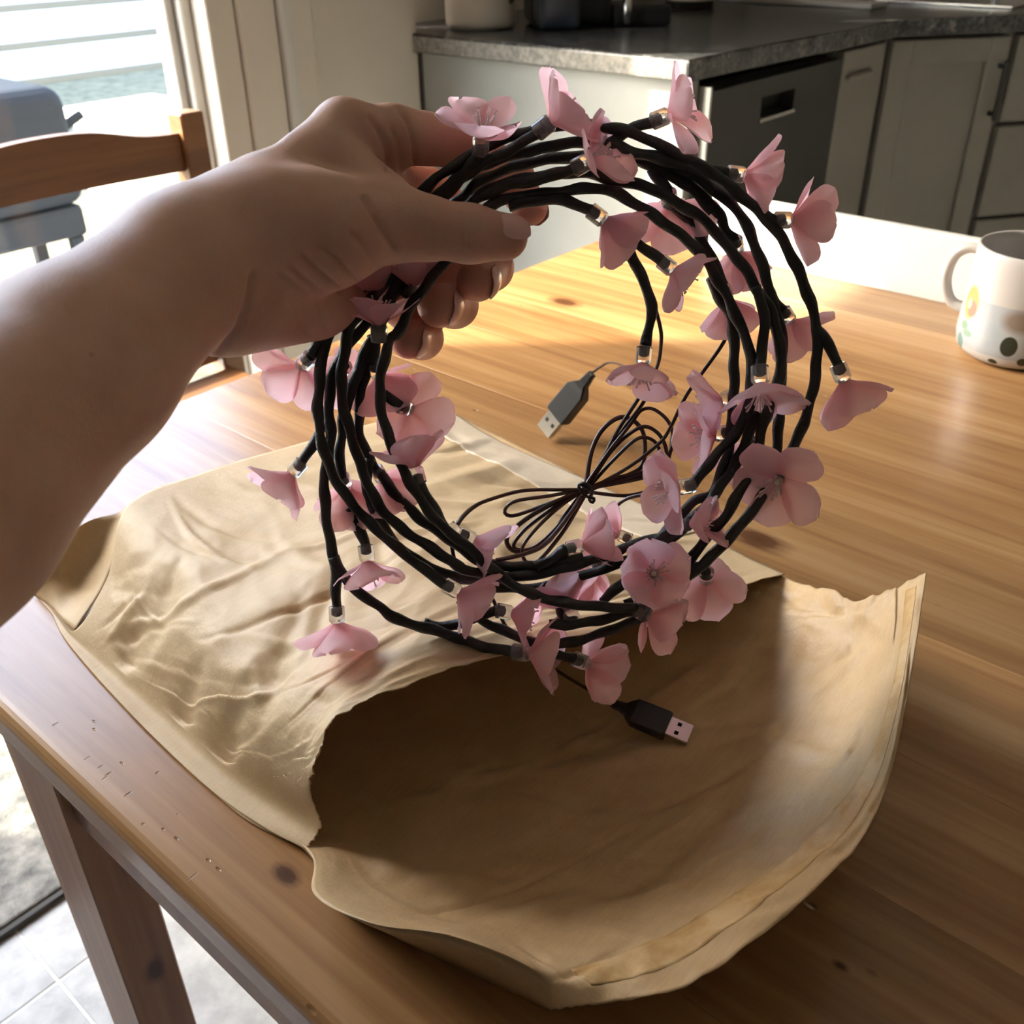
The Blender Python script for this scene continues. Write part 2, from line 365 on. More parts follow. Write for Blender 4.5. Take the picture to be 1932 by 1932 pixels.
# ================================================================== KITCHEN
ct = thing('worktop', (2.4, 1.45, 0.86), 'speckled black laminate worktop turning the corner over the dishwasher', 'worktop')
bm = bmesh.new()
add_prism(bm, [(1.675, 1.030), (2.532, 0.995), (3.30, 0.43), (3.448, 0.43), (3.448, 1.898), (1.675, 1.898)], 0.862, 0.900)
bmesh.ops.bevel(bm, geom=[e for e in bm.edges if abs(e.verts[0].co.z-0.9) < 1e-5 and abs(e.verts[1].co.z-0.9) < 1e-5], offset=0.006, segments=3, profile=0.5, affect='EDGES')
bm_obj('worktop_slab', bm, M_counter, ct)
M_edge_lit = mottled('speckled_edge_lit', (0.13, 0.125, 0.12), (0.30, 0.285, 0.26), 90, 0.4)  # edge face toward the sun; its brightness is put into a paler colour
box('edge_band', (1.6735, 1.6749), (1.034, 1.739), (0.8645, 0.8945), M_edge_lit, ct)['label'] = 'speckled edge band with the light painted in as a paler tone'
cu = thing('peninsula_panel', (1.72, 1.47, 0), 'pale grey end panel under the worktop beside the dishwasher', 'panel')
box('end_panel', (1.700, 1.718), (1.055, 1.7395), (0.0, 0.861), M_panel, cu, 0.002, 1)
box('corner_strip', (1.694, 1.720), (1.032, 1.054), (0.0, 0.861), M_cab, cu, 0.002, 1)
dw = thing('dishwasher', (1.99, 1.3, 0), 'dark steel dishwasher with a pocket handle under the worktop', 'dishwasher')
box('body', (1.735, 2.285), (1.05, 1.60), (0.02, 0.845), M_gap, dw)
bm = bmesh.new()   # front with a pocket cut for the handle
for x, z in (((1.728, 1.928), (0.10, 0.84)), ((2.070, 2.287), (0.10, 0.84)), ((1.928, 2.070), (0.10, 0.765)), ((1.928, 2.070), (0.805, 0.84))):
    add_box(bm, x, (1.010, 1.048), z)
bm_obj('door', bm, M_dw, dw)
box('handle_pocket', (1.928, 2.070), (1.040, 1.049), (0.765, 0.805), M_gap, dw)
box('handle_lip', (1.926, 2.072), (1.004, 1.018), (0.757, 0.7655), M_steel, dw, 0.002, 1)
box('edge_trim', (1.7212, 1.7275), (1.006, 1.048), (0.02, 0.85), M_steel, dw, 0.001, 1)
box('kick_plate', (1.728, 2.287), (1.05, 1.06), (0.0, 0.095), M_dark, dw)
c1 = thing('narrow_cabinet', (2.41, 1.3, 0), 'narrow grey cabinet between dishwasher and corner', 'cabinet')
box('body', (2.292, 2.530), (1.035, 1.60), (0.0, 0.86), M_cab, c1)
box('door', (2.296, 2.520), (1.012, 1.034), (0.11, 0.852), M_cab, c1, 0.003, 1)
box('handle', (2.315, 2.445), (1.000, 1.0118), (0.79, 0.80), M_cab, c1, 0.002, 1)
c2 = thing('corner_cabinet', (2.85, 0.95, 0), 'grey shaker corner cabinet with a bar handle', 'cabinet')
ang = math.atan2(0.43-0.995, 3.30-2.532)
T2 = Matrix.Translation((2.545, 1.010, 0)) @ Matrix.Rotation(ang, 4, 'Z')
box('body', (0.0, 0.90), (0.03, 0.20), (0.0, 0.86), M_cab, c2, mtx=T2)
def shaker(x0, x1, z0, z1, parent, nm='door'):
    d = box(nm, (x0, x1), (0.012, 0.029), (z0, z1), M_cab, parent, 0.001, 1, mtx=T2)
    t = 0.055
    for a, b in (((x0, x0+t), (z0, z1)), ((x1-t, x1), (z0, z1)), ((x0+t, x1-t), (z0, z0+t)), ((x0+t, x1-t), (z1-t, z1))):
        box('door_rail', a, (0.0, 0.0118), b, M_cab, d, 0.003, 1, mtx=T2)
    return d
d = shaker(0.006, 0.325, 0.11, 0.852, c2)
box('handle', (0.300, 0.312), (-0.032, -0.020), (0.66, 0.80), M_dw, d, 0.003, 1, mtx=T2)
box('handle', (0.302, 0.310), (-0.020, -0.0005), (0.67, 0.68), M_dw, d, 0, 1, mtx=T2); box('handle', (0.302, 0.310), (-0.020, -0.0005), (0.78, 0.79), M_dw, d, 0, 1, mtx=T2)
c3 = thing('drawer_cabinet', (3.2, 0.7, 0), 'grey drawer cabinet at the right end of the kitchen run', 'cabinet')
for z0, z1 in ((0.11, 0.40), (0.41, 0.64), (0.65, 0.852)): box('drawer', (0.350, 0.88), (0.004, 0.029), (z0, z1), M_cab, c3, 0.003, 1, mtx=T2)
# things on the worktop
cn = thing('canister', (1.845, 1.690, 0.9), 'cream ceramic canister with dark lettering at the wall end of the worktop', 'canister')
v, f = lathe([(0.0, 0.002), (0.070, 0.002), (0.079, 0.010), (0.080, 0.02), (0.080, 0.155), (0.076, 0.165), (0.0, 0.166)], (1.845, 1.690, 0.8985)); mesh_obj('pot', v, f, M_ceram, cn, True)
v, f = lathe([(0.0, 0.0), (0.070, 0.0), (0.072, 0.012), (0.02, 0.018), (0.018, 0.035), (0.0, 0.038)], (1.845, 1.690, 1.0655)); mesh_obj('lid', v, f, M_ceram, cn, True)
bm = bmesh.new()
for k, (a, h0, h1) in enumerate(((-62, .062, .11), (-57, .052, .11), (-52, .050, .11), (-47, .053, .11), (-42, .064, .11))):
    a = math.radians(a-28); p = Vector((1.845+0.0808*math.cos(a), 1.690+0.0808*math.sin(a), 0.9))
    add_box(bm, (-0.0006, 0.0006), (-0.0018, 0.0018), (h0, h1), mtx=Matrix.Translation(p) @ Matrix.Rotation(a, 4, 'Z'))
bm_obj('lettering', bm, M_dark, cn)
cf = thing('coffee_machine', (2.02, 1.50, 0.9), 'black pod coffee machine with drip tray on the worktop', 'coffee machine')
TC = Matrix.Translation((2.02, 1.50, 0.9)) @ Matrix.Rotation(math.radians(-42), 4, 'Z')
box('body', (-0.15, 0.03), (-0.06, 0.11), (0.001, 0.30), M_dark, cf, 0.02, 3, mtx=TC)
box('water_tank', (-0.14, -0.05), (-0.10, -0.061), (0.004, 0.27), mat('tinted_tank', (0.03, 0.035, 0.05), 0.1), cf, 0.012, 3, mtx=TC)
box('drip_tray', (0.031, 0.165), (-0.055, 0.075), (0.001, 0.045), M_dark, cf, 0.008, 2, mtx=TC)
box('brew_head', (0.031, 0.13), (-0.05, 0.09), (0.20, 0.30), M_dark, cf, 0.015, 3, mtx=TC)
v, f = lathe([(0.0, 0.0), (0.010, 0.0), (0.010, 0.055), (0.0, 0.055)], tuple(TC @ Vector((0.06, -0.065, 0.008)))); mesh_obj('lever', v, f, M_steel, cf, True)
box('spout', (0.07, 0.095), (0.0, 0.03), (0.155, 0.199), M_steel, cf, 0.004, 2, mtx=TC)
jr = thing('jar', (2.47, 1.53, 0.9), 'dark round jar with pale bands behind the coffee machine', 'jar')
v, f = lathe([(0, 0.001), (0.060, 0.001), (0.064, 0.006), (0.064, 0.15), (0.05, 0.17), (0, 0.17)], (2.47, 1.53, 0.9)); mesh_obj('body', v, f, mat('dark_enamel', (0.03, 0.027, 0.024), 0.3), jr, True)
for z in (0.022, 0.05): v, f = lathe([(0.0642, z), (0.0655, z+0.002), (0.0655, z+0.010), (0.0642, z+0.012)], (2.47, 1.53, 0.9)); mesh_obj('band', v, f, M_ceram, jr, True)
tag(box('cutting_board', (2.70, 2.80), (1.14, 1.58), (0.9003, 0.914), M_white, None, 0.004, 2), 'pale flat board lying on the worktop before the sink', 'board')
sk = thing('sink', (3.10, 1.0, 0.9), 'stainless steel sink set into the corner of the worktop', 'sink')
bm = bmesh.new()
for x, y in (((2.90, 2.93), (0.86, 1.22)), ((3.27, 3.30), (0.86, 1.22)), ((2.93, 3.27), (0.86, 0.89)), ((2.93, 3.27), (1.19, 1.22))): add_box(bm, x, y, (0.9003, 0.908), 0.003, 2)
bm_obj('rim', bm, M_steel, sk)
box('basin_floor', (2.93, 3.27), (0.89, 1.19), (0.9002, 0.9015), M_steel, sk)
v, f = tube(catmull([(3.32, 1.04, 0.9), (3.32, 1.04, 1.05), (3.30, 1.04, 1.14), (3.23, 1.04, 1.18), (3.16, 1.04, 1.15), (3.15, 1.04, 1.11)]), 0.012, 12, lambda s, th, L: 0.011+0*th); mesh_obj('tap', v, f, M_steel, sk, True)

# ================================================================== OUTDOORS
M_lawn = mottled('dry_grass', (0.10, 0.088, 0.05), (0.22, 0.19, 0.12), 14, 0.9, 0.6, 120)
M_rail = mat('rail_paint', (0.09, 0.095, 0.09), 0.6)
M_pale = mottled('pale_plaster', (0.70, 0.71, 0.68), (0.76, 0.77, 0.74), 2, 0.8)
struct(box('ground', (-14, 22), (2.03, 30), (-0.22, -0.10), M_lawn))
pt = struct(thing('patio', (1.2, 3.0, -0.10), 'pale concrete slabs outside the door', 'paving'))
for i in range(4):
    for j in range(2): box('slab', (-0.6+i*0.48, -0.125+i*0.48), (1.93+j*0.6, 2.52+j*0.6), (-0.099, -0.055), M_pale, pt, 0.006, 1)
rl = thing('deck_railing', (1.4, 4.5, -0.1), 'pale railing with wide horizontal bars outside the glass door', 'railing')
for z in (0.372, 0.512, 0.652, 0.792, 0.932, 1.072): box('rail', (-1.5, 2.748), (4.49, 4.51), (z-0.014, z+0.014), M_rail, rl, 0.003, 1)
for x in (-1.5, 0.6, 2.775): box('post', (x-0.026, x+0.026), (4.47, 4.53), (-0.1, 1.11), M_rail, rl, 0.004, 1)
hs = thing('neighbour_house', (3, 9, -0.1), 'white rendered house wall far behind the railing', 'house')
box('wall', (-6, 12), (9.0, 9.4), (-0.1, 3.2), M_pale, hs)
bm = bmesh.new(); vs = [bm.verts.new(p) for p in ((-6.4, 8.7, 3.2), (12.4, 8.7, 3.2), (12.4, 12.6, 4.8), (-6.4, 12.6, 4.8), (-6.4, 8.7, 3.32), (12.4, 8.7, 3.32), (12.4, 12.6, 4.92), (-6.4, 12.6, 4.92))]
for q in ((3, 2, 1, 0), (4, 5, 6, 7), (0, 1, 5, 4), (1, 2, 6, 5), (2, 3, 7, 6), (3, 0, 4, 7)): bm.faces.new([vs[i] for i in q])
bm_obj('roof', bm, M_rail, hs)
M_grill = mat('grill_enamel', (0.010, 0.013, 0.019), 0.7, 0.12)
gr = thing('barbecue', (1.22, 3.0, -0.1), 'blue black barbecue with a side handle outside the door', 'barbecue')
box('hood', (0.95, 1.388), (2.80, 3.16), (0.42, 0.735), M_grill, gr, 0.05, 4)
box('firebox', (0.97, 1.37), (2.82, 3.14), (0.33, 0.4195), M_grill, gr, 0.015, 2)
for x in (1.0, 1.34):
    for y in (2.85, 3.11): box('leg', (x-0.018, x+0.018), (y-0.018, y+0.018), (-0.10, 0.3295), M_grill, gr, 0.003, 1)
v, f = tube(catmull([(1.386, 2.9, 0.60), (1.43, 2.9, 0.625), (1.465, 2.9, 0.64)]), 0.01, 10, lambda s, th, L: 0.013+0*th); mesh_obj('handle', v, f, M_grill, gr, True)
pc = thing('planter_box', (1.95, 3.4, -0.1), 'cream rounded planter box beside the railing', 'planter')
box('tub', (1.78, 2.12), (3.25, 3.62), (-0.099, 0.50), M_ceram, pc, 0.03, 3); box('rim', (1.765, 2.135), (3.235, 3.635), (0.5005, 0.545), M_ceram, pc, 0.015, 3)

# ================================================================== RUG, TABLE, CHAIR
rg = thing('rug', (0.35, 1.38, 0), 'flat grey woven rug on the vinyl floor before the glass door', 'rug')
bm = bmesh.new(); add_box(bm, (-0.75, 0.95), (1.052, 1.70), (0.0005, 0.010), 0.004, 2); bm_obj('rug_weave', bm, M_rug, rg)
box('rug_binding', (-0.75, 0.95), (1.038, 1.0515), (0.0005, 0.008), mat('rug_edge', (0.05, 0.05, 0.05), 0.9), rg, 0.003, 1)

tb = thing('dining_table', (0.64, -0.3, 0), 'honey pine dining table with a worn plank top', 'table')
xs = [0.126, 0.235, 0.338, 0.431, 0.540, 0.640, 0.752, 0.848, 0.951, 1.052, 1.155]
for i in range(10):
    bm = bmesh.new(); add_box(bm, (xs[i]+0.00006, xs[i+1]-0.00006), (-1.15, 0.795), (0.725, 0.750))
    if i in (0, 9):
        xe = xs[0]+0.00006 if i == 0 else xs[10]-0.00006
        e = [e for e in bm.edges if all(abs(v.co.x-xe) < 1e-4 and v.co.z > 0.74 for v in e.verts)]
        bmesh.ops.bevel(bm, geom=e, offset=0.009, segments=5, profile=0.5, affect='EDGES')
    e = [e for e in bm.edges if e.calc_length() > 1 and all(v.co.z > 0.7499 for v in e.verts)]
    bmesh.ops.bevel(bm, geom=e, offset=0.00012, segments=1, affect='EDGES')
    bm_obj('plank', bm, M_table, tb)
for y in ((0.51, 0.579), (-0.95, -0.881)):
    for x in ((0.140, 0.181), (1.100, 1.141)): box('leg', x, y, (0.0005, 0.7245), M_leg, tb, 0.0015, 1)
box('apron', (0.146, 0.168), (-0.880, 0.509), (0.64, 0.7245), M_leg, tb); box('apron', (1.112, 1.134), (-0.880, 0.509), (0.64, 0.7245), M_leg, tb)
box('apron', (0.182, 1.099), (0.535, 0.557), (0.64, 0.7245), M_leg, tb); box('apron', (0.182, 1.099), (-0.93, -0.908), (0.64, 0.7245), M_leg, tb)

ch = thing('dining_chair', (0.66, 1.25, 0), 'brown wooden dining chair with a curved top rail at the table end', 'chair')
def post(x0, x1):
    bm = bmesh.new(); add_box(bm, (x0, x1), (1.450, 1.490), (0.010, 0.872), 0.003, 1)
    return bm_obj('back_post', bm, M_chair, ch)
post(0.891, 0.933); post(0.43, 0.472)
# top rail: curved upper edge
bm = bmesh.new(); N = 24; rows = []
for k in range(N+1):
    u = k/N; x = 0.4725+u*(0.8905-0.4725); hump = 0.017*math.exp(-((u-0.5)/0.30)**4)-0.003*math.cos(u*2*math.pi)
    zt, zb = 0.846+hump, 0.786
    yy = 1.474+0.016*math.sin(u*math.pi)
    rows.append([bm.verts.new(p) for p in ((x, yy-0.011, zb), (x, yy-0.011, zt), (x, yy+0.009, zt), (x, yy+0.009, zb))])
for a, b in zip(rows, rows[1:]):
    for i in range(4): bm.faces.new((a[i], a[(i+1) % 4], b[(i+1) % 4], b[i]))
bm.faces.new(rows[0]); bm.faces.new(rows[-1][::-1]); bmesh.ops.recalc_face_normals(bm, faces=bm.faces)
bm_obj('top_rail', bm, M_chair, ch)
box('lower_rail', (0.4725, 0.8905), (1.462, 1.480), (0.46, 0.50), M_chair, ch, 0.003, 1)
bm = bmesh.new(); add_box(bm, (0.44, 0.905), (1.03, 1.4495), (0.432, 0.450), 0.005, 2); bm_obj('seat', bm, M_chair, ch)
for x in ((0.45, 0.49), (0.86, 0.90)): box('front_leg', x, (1.05, 1.09), (0.010, 0.4315), M_chair, ch, 0.003, 1)
box('seat_rail', (0.4905, 0.8595), (1.06, 1.08), (0.37, 0.4315), M_chair, ch); box('seat_rail', (0.885, 0.899), (1.0905, 1.4495), (0.37, 0.4315), M_chair, ch)

# ================================================================== MUG
MC = (*PZ(1909, 668, .75)[:2], 0.7502)
def mug_mat():
    m = mat('glazed_mug', (0.75, 0.70, 0.66), 0.22); n, l, b = nodes(m)
    t = n.new('ShaderNodeTexCoord'); sep = n.new('ShaderNodeSeparateXYZ'); l.new(t.outputs['Object'], sep.inputs[0])
    base = mixc(n, l, ramp(n, l, mathn(n, l, 'ADD', sep.outputs['Z'], mathn(n, l, 'MULTIPLY', noise_tex(n, l, t.outputs['Object'], 40, 3), 0.006)),
                [(0.0, (1, 1, 1)), (1.0, (1, 1, 1))]), (0.44, 0.41, 0.39), (0.44, 0.41, 0.39))
    zz = mathn(n, l, 'SUBTRACT', sep.outputs['Z'], 0.0)
    band = mathn(n, l, 'MULTIPLY', mathn(n, l, 'GREATER_THAN', zz, 0.014), mathn(n, l, 'LESS_THAN', zz, 0.064))
    nf = ramp(n, l, noise_tex(n, l, t.outputs['Object'], 30, 4), [(0.35, (0.24, 0.29, 0.33)), (0.7, (0.37, 0.37, 0.38))])
    base = mixc(n, l, mathn(n, l, 'MULTIPLY', band, 0.8), base, nf)
    def spot(px_, py_, rx, rz, colr, soft=0.25):
        nonlocal base
        q = mug_pt(px_, py_)
        mk = n.new('ShaderNodeMapping'); sc = (1/rx, 1/rx, 1/rz); mk.inputs['Scale'].default_value = sc
        mk.inputs['Location'].default_value = (-q[0]*sc[0], -q[1]*sc[1], -q[2]*sc[2]); l.new(t.outputs['Object'], mk.inputs['Vector'])
        ln = n.new('ShaderNodeVectorMath'); ln.operation = 'LENGTH'; l.new(mk.outputs[0], ln.inputs[0])
        base = mixc(n, l, ramp(n, l, ln.outputs['Value'], [(1-soft, (1, 1, 1)), (1+soft, (0, 0, 0))]), base, colr)
    spot(1833, 570, 0.013, 0.019, (0.52, 0.28, 0.11)); spot(1834, 582, 0.008, 0.009, (0.52, 0.18, 0.14)); spot(1830, 572, 0.004, 0.006, (0.6, 0.45, 0.3))
    spot(1820, 612, 0.007, 0.005, (0.18, 0.27, 0.20)); spot(1824, 628, 0.008, 0.004, (0.2, 0.29, 0.22)); spot(1811, 642, 0.007, 0.010, (0.12, 0.21, 0.2))
    spot(1903, 655, 0.0082, 0.0105, (0.025, 0.030, 0.022), 0.1); spot(1872, 682, 0.005, 0.0035, (0.02, 0.03, 0.02), 0.15); spot(1928, 684, 0.005, 0.0045, (0.03, 0.03, 0.02), 0.15)
    spot(1925, 610, 0.020, 0.014, (0.22, 0.17, 0.14), 0.5)
    l.new(base, b.inputs['Base Color']); return m
def mug_r(z): return np.interp(z, [0.001, 0.004, 0.010, 0.022, 0.050, 0.085, 0.108], [0.042, 0.050, 0.0555, 0.0575, 0.0565, 0.0555, 0.0550])
def mug_pt(x, y):
    v = ray(x, y)
    for t in np.linspace(0.7, 1.3, 1500):
        p = CAM+t*v-np.array(MC)
        if 0 < p[2] < 0.108 and math.hypot(p[0], p[1]) < mug_r(p[2]): return p
    # outside the silhouette: the nearest point of the wall
    best = min((CAM+t*v-np.array(MC) for t in np.linspace(0.7, 1.3, 400)), key=lambda p: abs(math.hypot(p[0], p[1])-mug_r(min(max(p[2], 0), .108)))); return best
mg = thing('mug', MC, 'white glazed mug with painted flower and dark spots on the table', 'mug')
zs = [0.001, 0.004, 0.010, 0.022, 0.036, 0.050, 0.068, 0.085, 0.100, 0.108]
prof = [(0.0, 0.0008)]+[(float(mug_r(z)), z) for z in zs]+[(0.0538, 0.1105), (0.0520, 0.1095), (0.0520, 0.10), (0.0520, 0.06), (0.0520, 0.022), (0.044, 0.010), (0.0, 0.009)]
v, f = lathe(prof, (0, 0, 0), 64); M_mug = mug_mat()
o = mesh_obj('mug_body', v, f, M_mug, None, True); o.parent = mg
hd = np.array([-0.128, 0.992]); hp = []
for rr, z in ((0.052, 0.099), (0.063, 0.099), (0.074, 0.090), (0.078, 0.071), (0.075, 0.054), (0.067, 0.042), (0.054, 0.038)): hp.append((hd[0]*rr, hd[1]*rr, z))
v, f = tube(catmull(hp), 0.003, 14, lambda s, th, L: 0.0068*np.abs(1/np.sqrt(np.cos(th)**2/1.0+np.sin(th)**2/0.55)))
o = mesh_obj('mug_handle', v, f, M_ceram, None, True); o.parent = mg; o.data.materials[0] = mat('mug_glaze', (0.44, 0.41, 0.39), 0.22)

# ================================================================== ENVELOPE
def cr_matrix(n, N):
    A = np.zeros((N, n))
    for i, t in enumerate(np.linspace(0, n-1, N)):
        k = min(int(t), n-2); u = t-k
        wts = (-.5*u+u*u-.5*u**3, 1-2.5*u*u+1.5*u**3, .5*u+2*u*u-1.5*u**3, -.5*u*u+.5*u**3)
        for j, wt in zip((k-1, k, k+1, k+2), wts):
            if j < 0: A[i, 0] += 2*wt; A[i, 1] -= wt
            elif j > n-1: A[i, n-1] += 2*wt; A[i, n-2] -= wt
            else: A[i, j] += wt
    return A
def grid(ctrl, NR, NC):
    C = np.array([[PZ(*q) for q in row] for row in ctrl])
    return np.einsum('ij,jkl,mk->iml', cr_matrix(C.shape[0], NR), C, cr_matrix(C.shape[1], NC))
def grid_obj(name, G, m, parent, thick=0.00045):
    R, Cc = G.shape[:2]; f = [(i*Cc+j, i*Cc+j+1, (i+1)*Cc+j+1, (i+1)*Cc+j) for i in range(R-1) for j in range(Cc-1)]
    o = mesh_obj(name, G.reshape(-1, 3), f, m, parent, True)
    s = o.modifiers.new('thickness', 'SOLIDIFY'); s.thickness = thick; s.offset = 0.0
    return o
def crumple(G, amp, fx, fy, seed, fade):
    R, Cc = G.shape[:2]
    for i in range(R):
        for j in range(Cc):
            u, v = j/(Cc-1), i/(R-1)
            a = noise.noise((u*fx+seed, v*fy, seed)); b = noise.noise((u*fx*2.1, v*fy*2.1+seed, 3.1)); c = noise.noise((u*fx*4.5+seed, v*fy*4.5, 7.7))
            h = (0.5-abs(a))*1.0+(0.5-abs(b))*0.5+(0.5-abs(c))*0.22-0.75
            G[i, j, 2] += amp*h*fade(u, v)
    return G
env = thing('mailer_envelope', (0.37, 0.38, 0.75), 'torn open brown kraft paper mailer lying on the table', 'envelope')
Z0 = 0.7508
front = [
 [(95, 1150, Z0+.001), (142, 1189, .757), (203, 1088, .782), (243, 952, .812), (380, 893, .810), (545, 843, .800), (720, 795, .785), (846, 774, .758)],
 [(130, 1215, Z0+.001), (190, 1235, .756), (250, 1165, .784), (330, 1085, .812), (470, 1005, .817), (640, 935, .815), (815, 872, .800), (940, 832, .758)],
 [(245, 1345, Z0+.001), (300, 1335, .756), (335, 1270, .785), (415, 1200, .814), (560, 1110, .829), (760, 1020, .828), (965, 955, .805), (1110, 908, .759)],
 [(385, 1480, Z0+.001), (425, 1447, .757), (448, 1380, .788), (510, 1300, .820), (640, 1205, .838), (840, 1115, .840), (1090, 1040, .815), (1300, 993, .761)],
 [(490, 1556, Z0+.002), (525, 1515, .760), (535, 1450, .792), (570, 1370, .826), (665, 1280, .845), (860, 1190, .848), (1150, 1105, .822), (1400, 1045, .763)],
 [(576, 1602, Z0+.004), (604, 1556, .766), (583, 1482, .800), (600, 1418, .830), (650, 1340, .848), (880, 1245, .852), (1220, 1162, .825), (1478, 1082, .768)]]
G = grid(front, 190, 240)
FR = np.random.default_rng(11); TENTS = []
for _ in range(80):
    a_ = FR.normal(0.9, 0.5); TENTS.append((FR.uniform(.22, .98), FR.uniform(0.02, 1), a_, FR.uniform(.06, .22), FR.uniform(.007, .035), FR.choice([-1, 1])*FR.uniform(.0007, .0030)))
def tents(G, lst, fade):
    R, Cc = G.shape[:2]; U, Vv = np.meshgrid(np.linspace(0, 1, Cc), np.linspace(0, 1, R)); Hh = np.zeros((R, Cc))
    for u0, v0, a, ln, wd, hh in lst:
        s_ = (U-u0)*math.cos(a)+(Vv-v0)*math.sin(a); t_ = -(U-u0)*math.sin(a)+(Vv-v0)*math.cos(a)
        t_ = t_+0.25*s_*s_/ln
        Hh += hh*np.maximum(0, 1-np.abs(t_)/wd)*np.maximum(0, 1-(s_/ln)**2)
    Fd = np.vectorize(fade)(U, Vv); G[:, :, 2] += Hh*Fd; return G
def fade_f(u, v): return min(1, max(0, (u-0.15)/0.12))*min(1, (1-u)/0.1+0.15)*min(1, max(0.1, v/0.12))
G = crumple(G, 0.0042, 5.5, 4.5, 2.3, fade_f)
G = tents(G, TENTS, fade_f)
# triangular dents where the puffed sheet meets the flat seam
for (cx, cy, ln, wd, dp) in ((345, 1340, 130, 26, .010), (425, 1400, 150, 30, .012), (240, 1235, 120, 22, .008), (520, 1260, 170, 34, .009), (300, 1160, 130, 26, .008), (600, 1180, 150, 26, .006)):
    for i in range(G.shape[0]):
        for j in range(G.shape[1]):
            X, Y, _ = proj(G[i, j]); dx, dy = X-cx, Y-cy
            a = (dx*0.35-dy*0.94); b = dx*0.94+dy*0.35
            if abs(a) < ln and abs(b) < wd*3:
                G[i, j, 2] -= dp*max(0, 1-abs(a)/ln)*math.exp(-(b/(wd*(0.35+0.65*max(0, 1-abs(a)/ln))))**2)*min(1, max(0, (j/239-0.15)/0.06))
G[:, :, 2] = np.maximum(G[:, :, 2], Z0)
for j in range(G.shape[1]):                      # ragged tear
    u = j/(G.shape[1]-1); k = 0.0022*noise.noise((u*38, 1.7, 0))+0.0013*noise.noise((u*110, 4.2, 0))
    G[-1, j, 1] += k; G[-2, j, 1] += k*0.5
grid_obj('front_sheet', G, M_paper, env)
gus = [[(142, 1189, .757), (203, 1088, .782), (243, 952, .812)], [(118, 1168, .7535), (150, 1102, .764), (222, 968, .806)], [(92, 1142, Z0+.001), (112, 1070, .772), (175, 980, .802)], [(62, 1122, Z0+.001), (84, 1062, .776), (130, 1004, .797)]]
GG = tents(grid(gus, 24, 24), [(.5, .4, 1.2, .5, .12, -.003), (.6, .7, .5, .4, .1, .002)], lambda u, v: min(1, 6*min(u+.02, 1-u, v, 1-v+.02)))
grid_obj('end_gusset', GG, M_paper, env)
fs = [[(243, 952, .812), (380, 893, .810), (545, 843, .800), (720, 795, .785), (846, 774, .758)], [(190, 1058, Z0+.001), (335, 998, Z0+.001), (520, 916, Z0+.001), (700, 836, Z0+.001), (842, 773, Z0+.002)]]
grid_obj('end_fold', grid(fs, 10, 40), M_paper, env)
back = [
 [(66, 1122, Z0), (75, 1116, Z0), (170, 1072, Z0), (330, 1002, Z0), (520, 918, Z0), (640, 862, Z0), (740, 818, Z0), (841, 773, Z0)],
 [(400, 1492, Z0), (408, 1482, Z0), (500, 1390, Z0), (740, 1250, Z0), (950, 1130, Z0), (1110, 1050, Z0), (1220, 1005, .754), (1302, 998, .756)],
 [(574, 1604, Z0), (578, 1600, .757), (650, 1540, Z0+.001), (860, 1420, Z0), (1100, 1300, Z0), (1300, 1190, .755), (1420, 1118, .764), (1480, 1084, .770)],
 [(640, 1712, Z0), (594, 1688, .778), (735, 1640, .757), (960, 1510, .753), (1190, 1385, .754), (1375, 1260, .760), (1490, 1160, .776), (1562, 1106, .797)],
 [(740, 1765, Z0), (702, 1742, .792), (840, 1705, .766), (1060, 1590, .757), (1290, 1460, .759), (1465, 1330, .770), (1575, 1200, .788), (1610, 1128, .806)],
 [(845, 1815, Z0), (848, 1765, .800), (945, 1745, .783), (1140, 1660, .770), (1370, 1530, .773), (1535, 1390, .784), (1635, 1235, .800), (1660, 1118, .818)],
 [(945, 1862, Z0), (1003, 1828, .796), (1055, 1815, .796), (1225, 1755, .789), (1450, 1615, .794), (1605, 1465, .805), (1680, 1280, .818), (1706, 1095, .830)],
 [(1040, 1906, Z0+.001), (1046, 1903, .780), (1140, 1886, .796), (1300, 1850, .805), (1512, 1693, .813), (1650, 1535, .822), (1712, 1320, .832), (1750, 1072, .843)]]
GB = grid([q_[1:] for q_ in back], 120, 122)
SL = np.array([[PZ(*q_[0])] for q_ in back]); SL = np.einsum('ij,jkl->ikl', cr_matrix(len(back), 120), SL)
GB = np.concatenate([SL+(GB[:, :1]-SL)*t_ for t_ in (0, .33, .66)]+[GB], axis=1)
def fade_b(u, v): return min(1, v/0.2)*(0.0 if u < 0.025 else 0.5 if u < 0.15 else 1.0)
GB = crumple(GB, 0.0055, 5.0, 4.0, 8.1, fade_b)
BT = [(FR.uniform(.2, .98), FR.uniform(.3, 1), FR.normal(0.7, 0.6), FR.uniform(.06, .25), FR.uniform(.008, .04), FR.choice([-1, 1])*FR.uniform(.0008, .0030)) for _ in range(60)]
BT += [(.45, .45, 0.75, .5, .03, .003), (.62, .55, 0.8, .4, .025, -.002)]
GB = tents(GB, BT, fade_b)
GB[:, :, 2] = np.maximum(GB[:, :, 2], Z0)
for j in range(GB.shape[1]):
    u = j/(GB.shape[1]-1); kk = 0.0045*abs(noise.noise((u*11, 3.3, 1)))-0.0008*noise.noise((u*47, 1.3, 1))
    for i_, w_ in ((-1, 1), (-2, .8), (-3, .6), (-4, .4), (-5, .2)): GB[i_, j, 2] -= 1.3*kk*w_*(u > .04)
grid_obj('back_sheet', GB, M_paper_shaded, env)
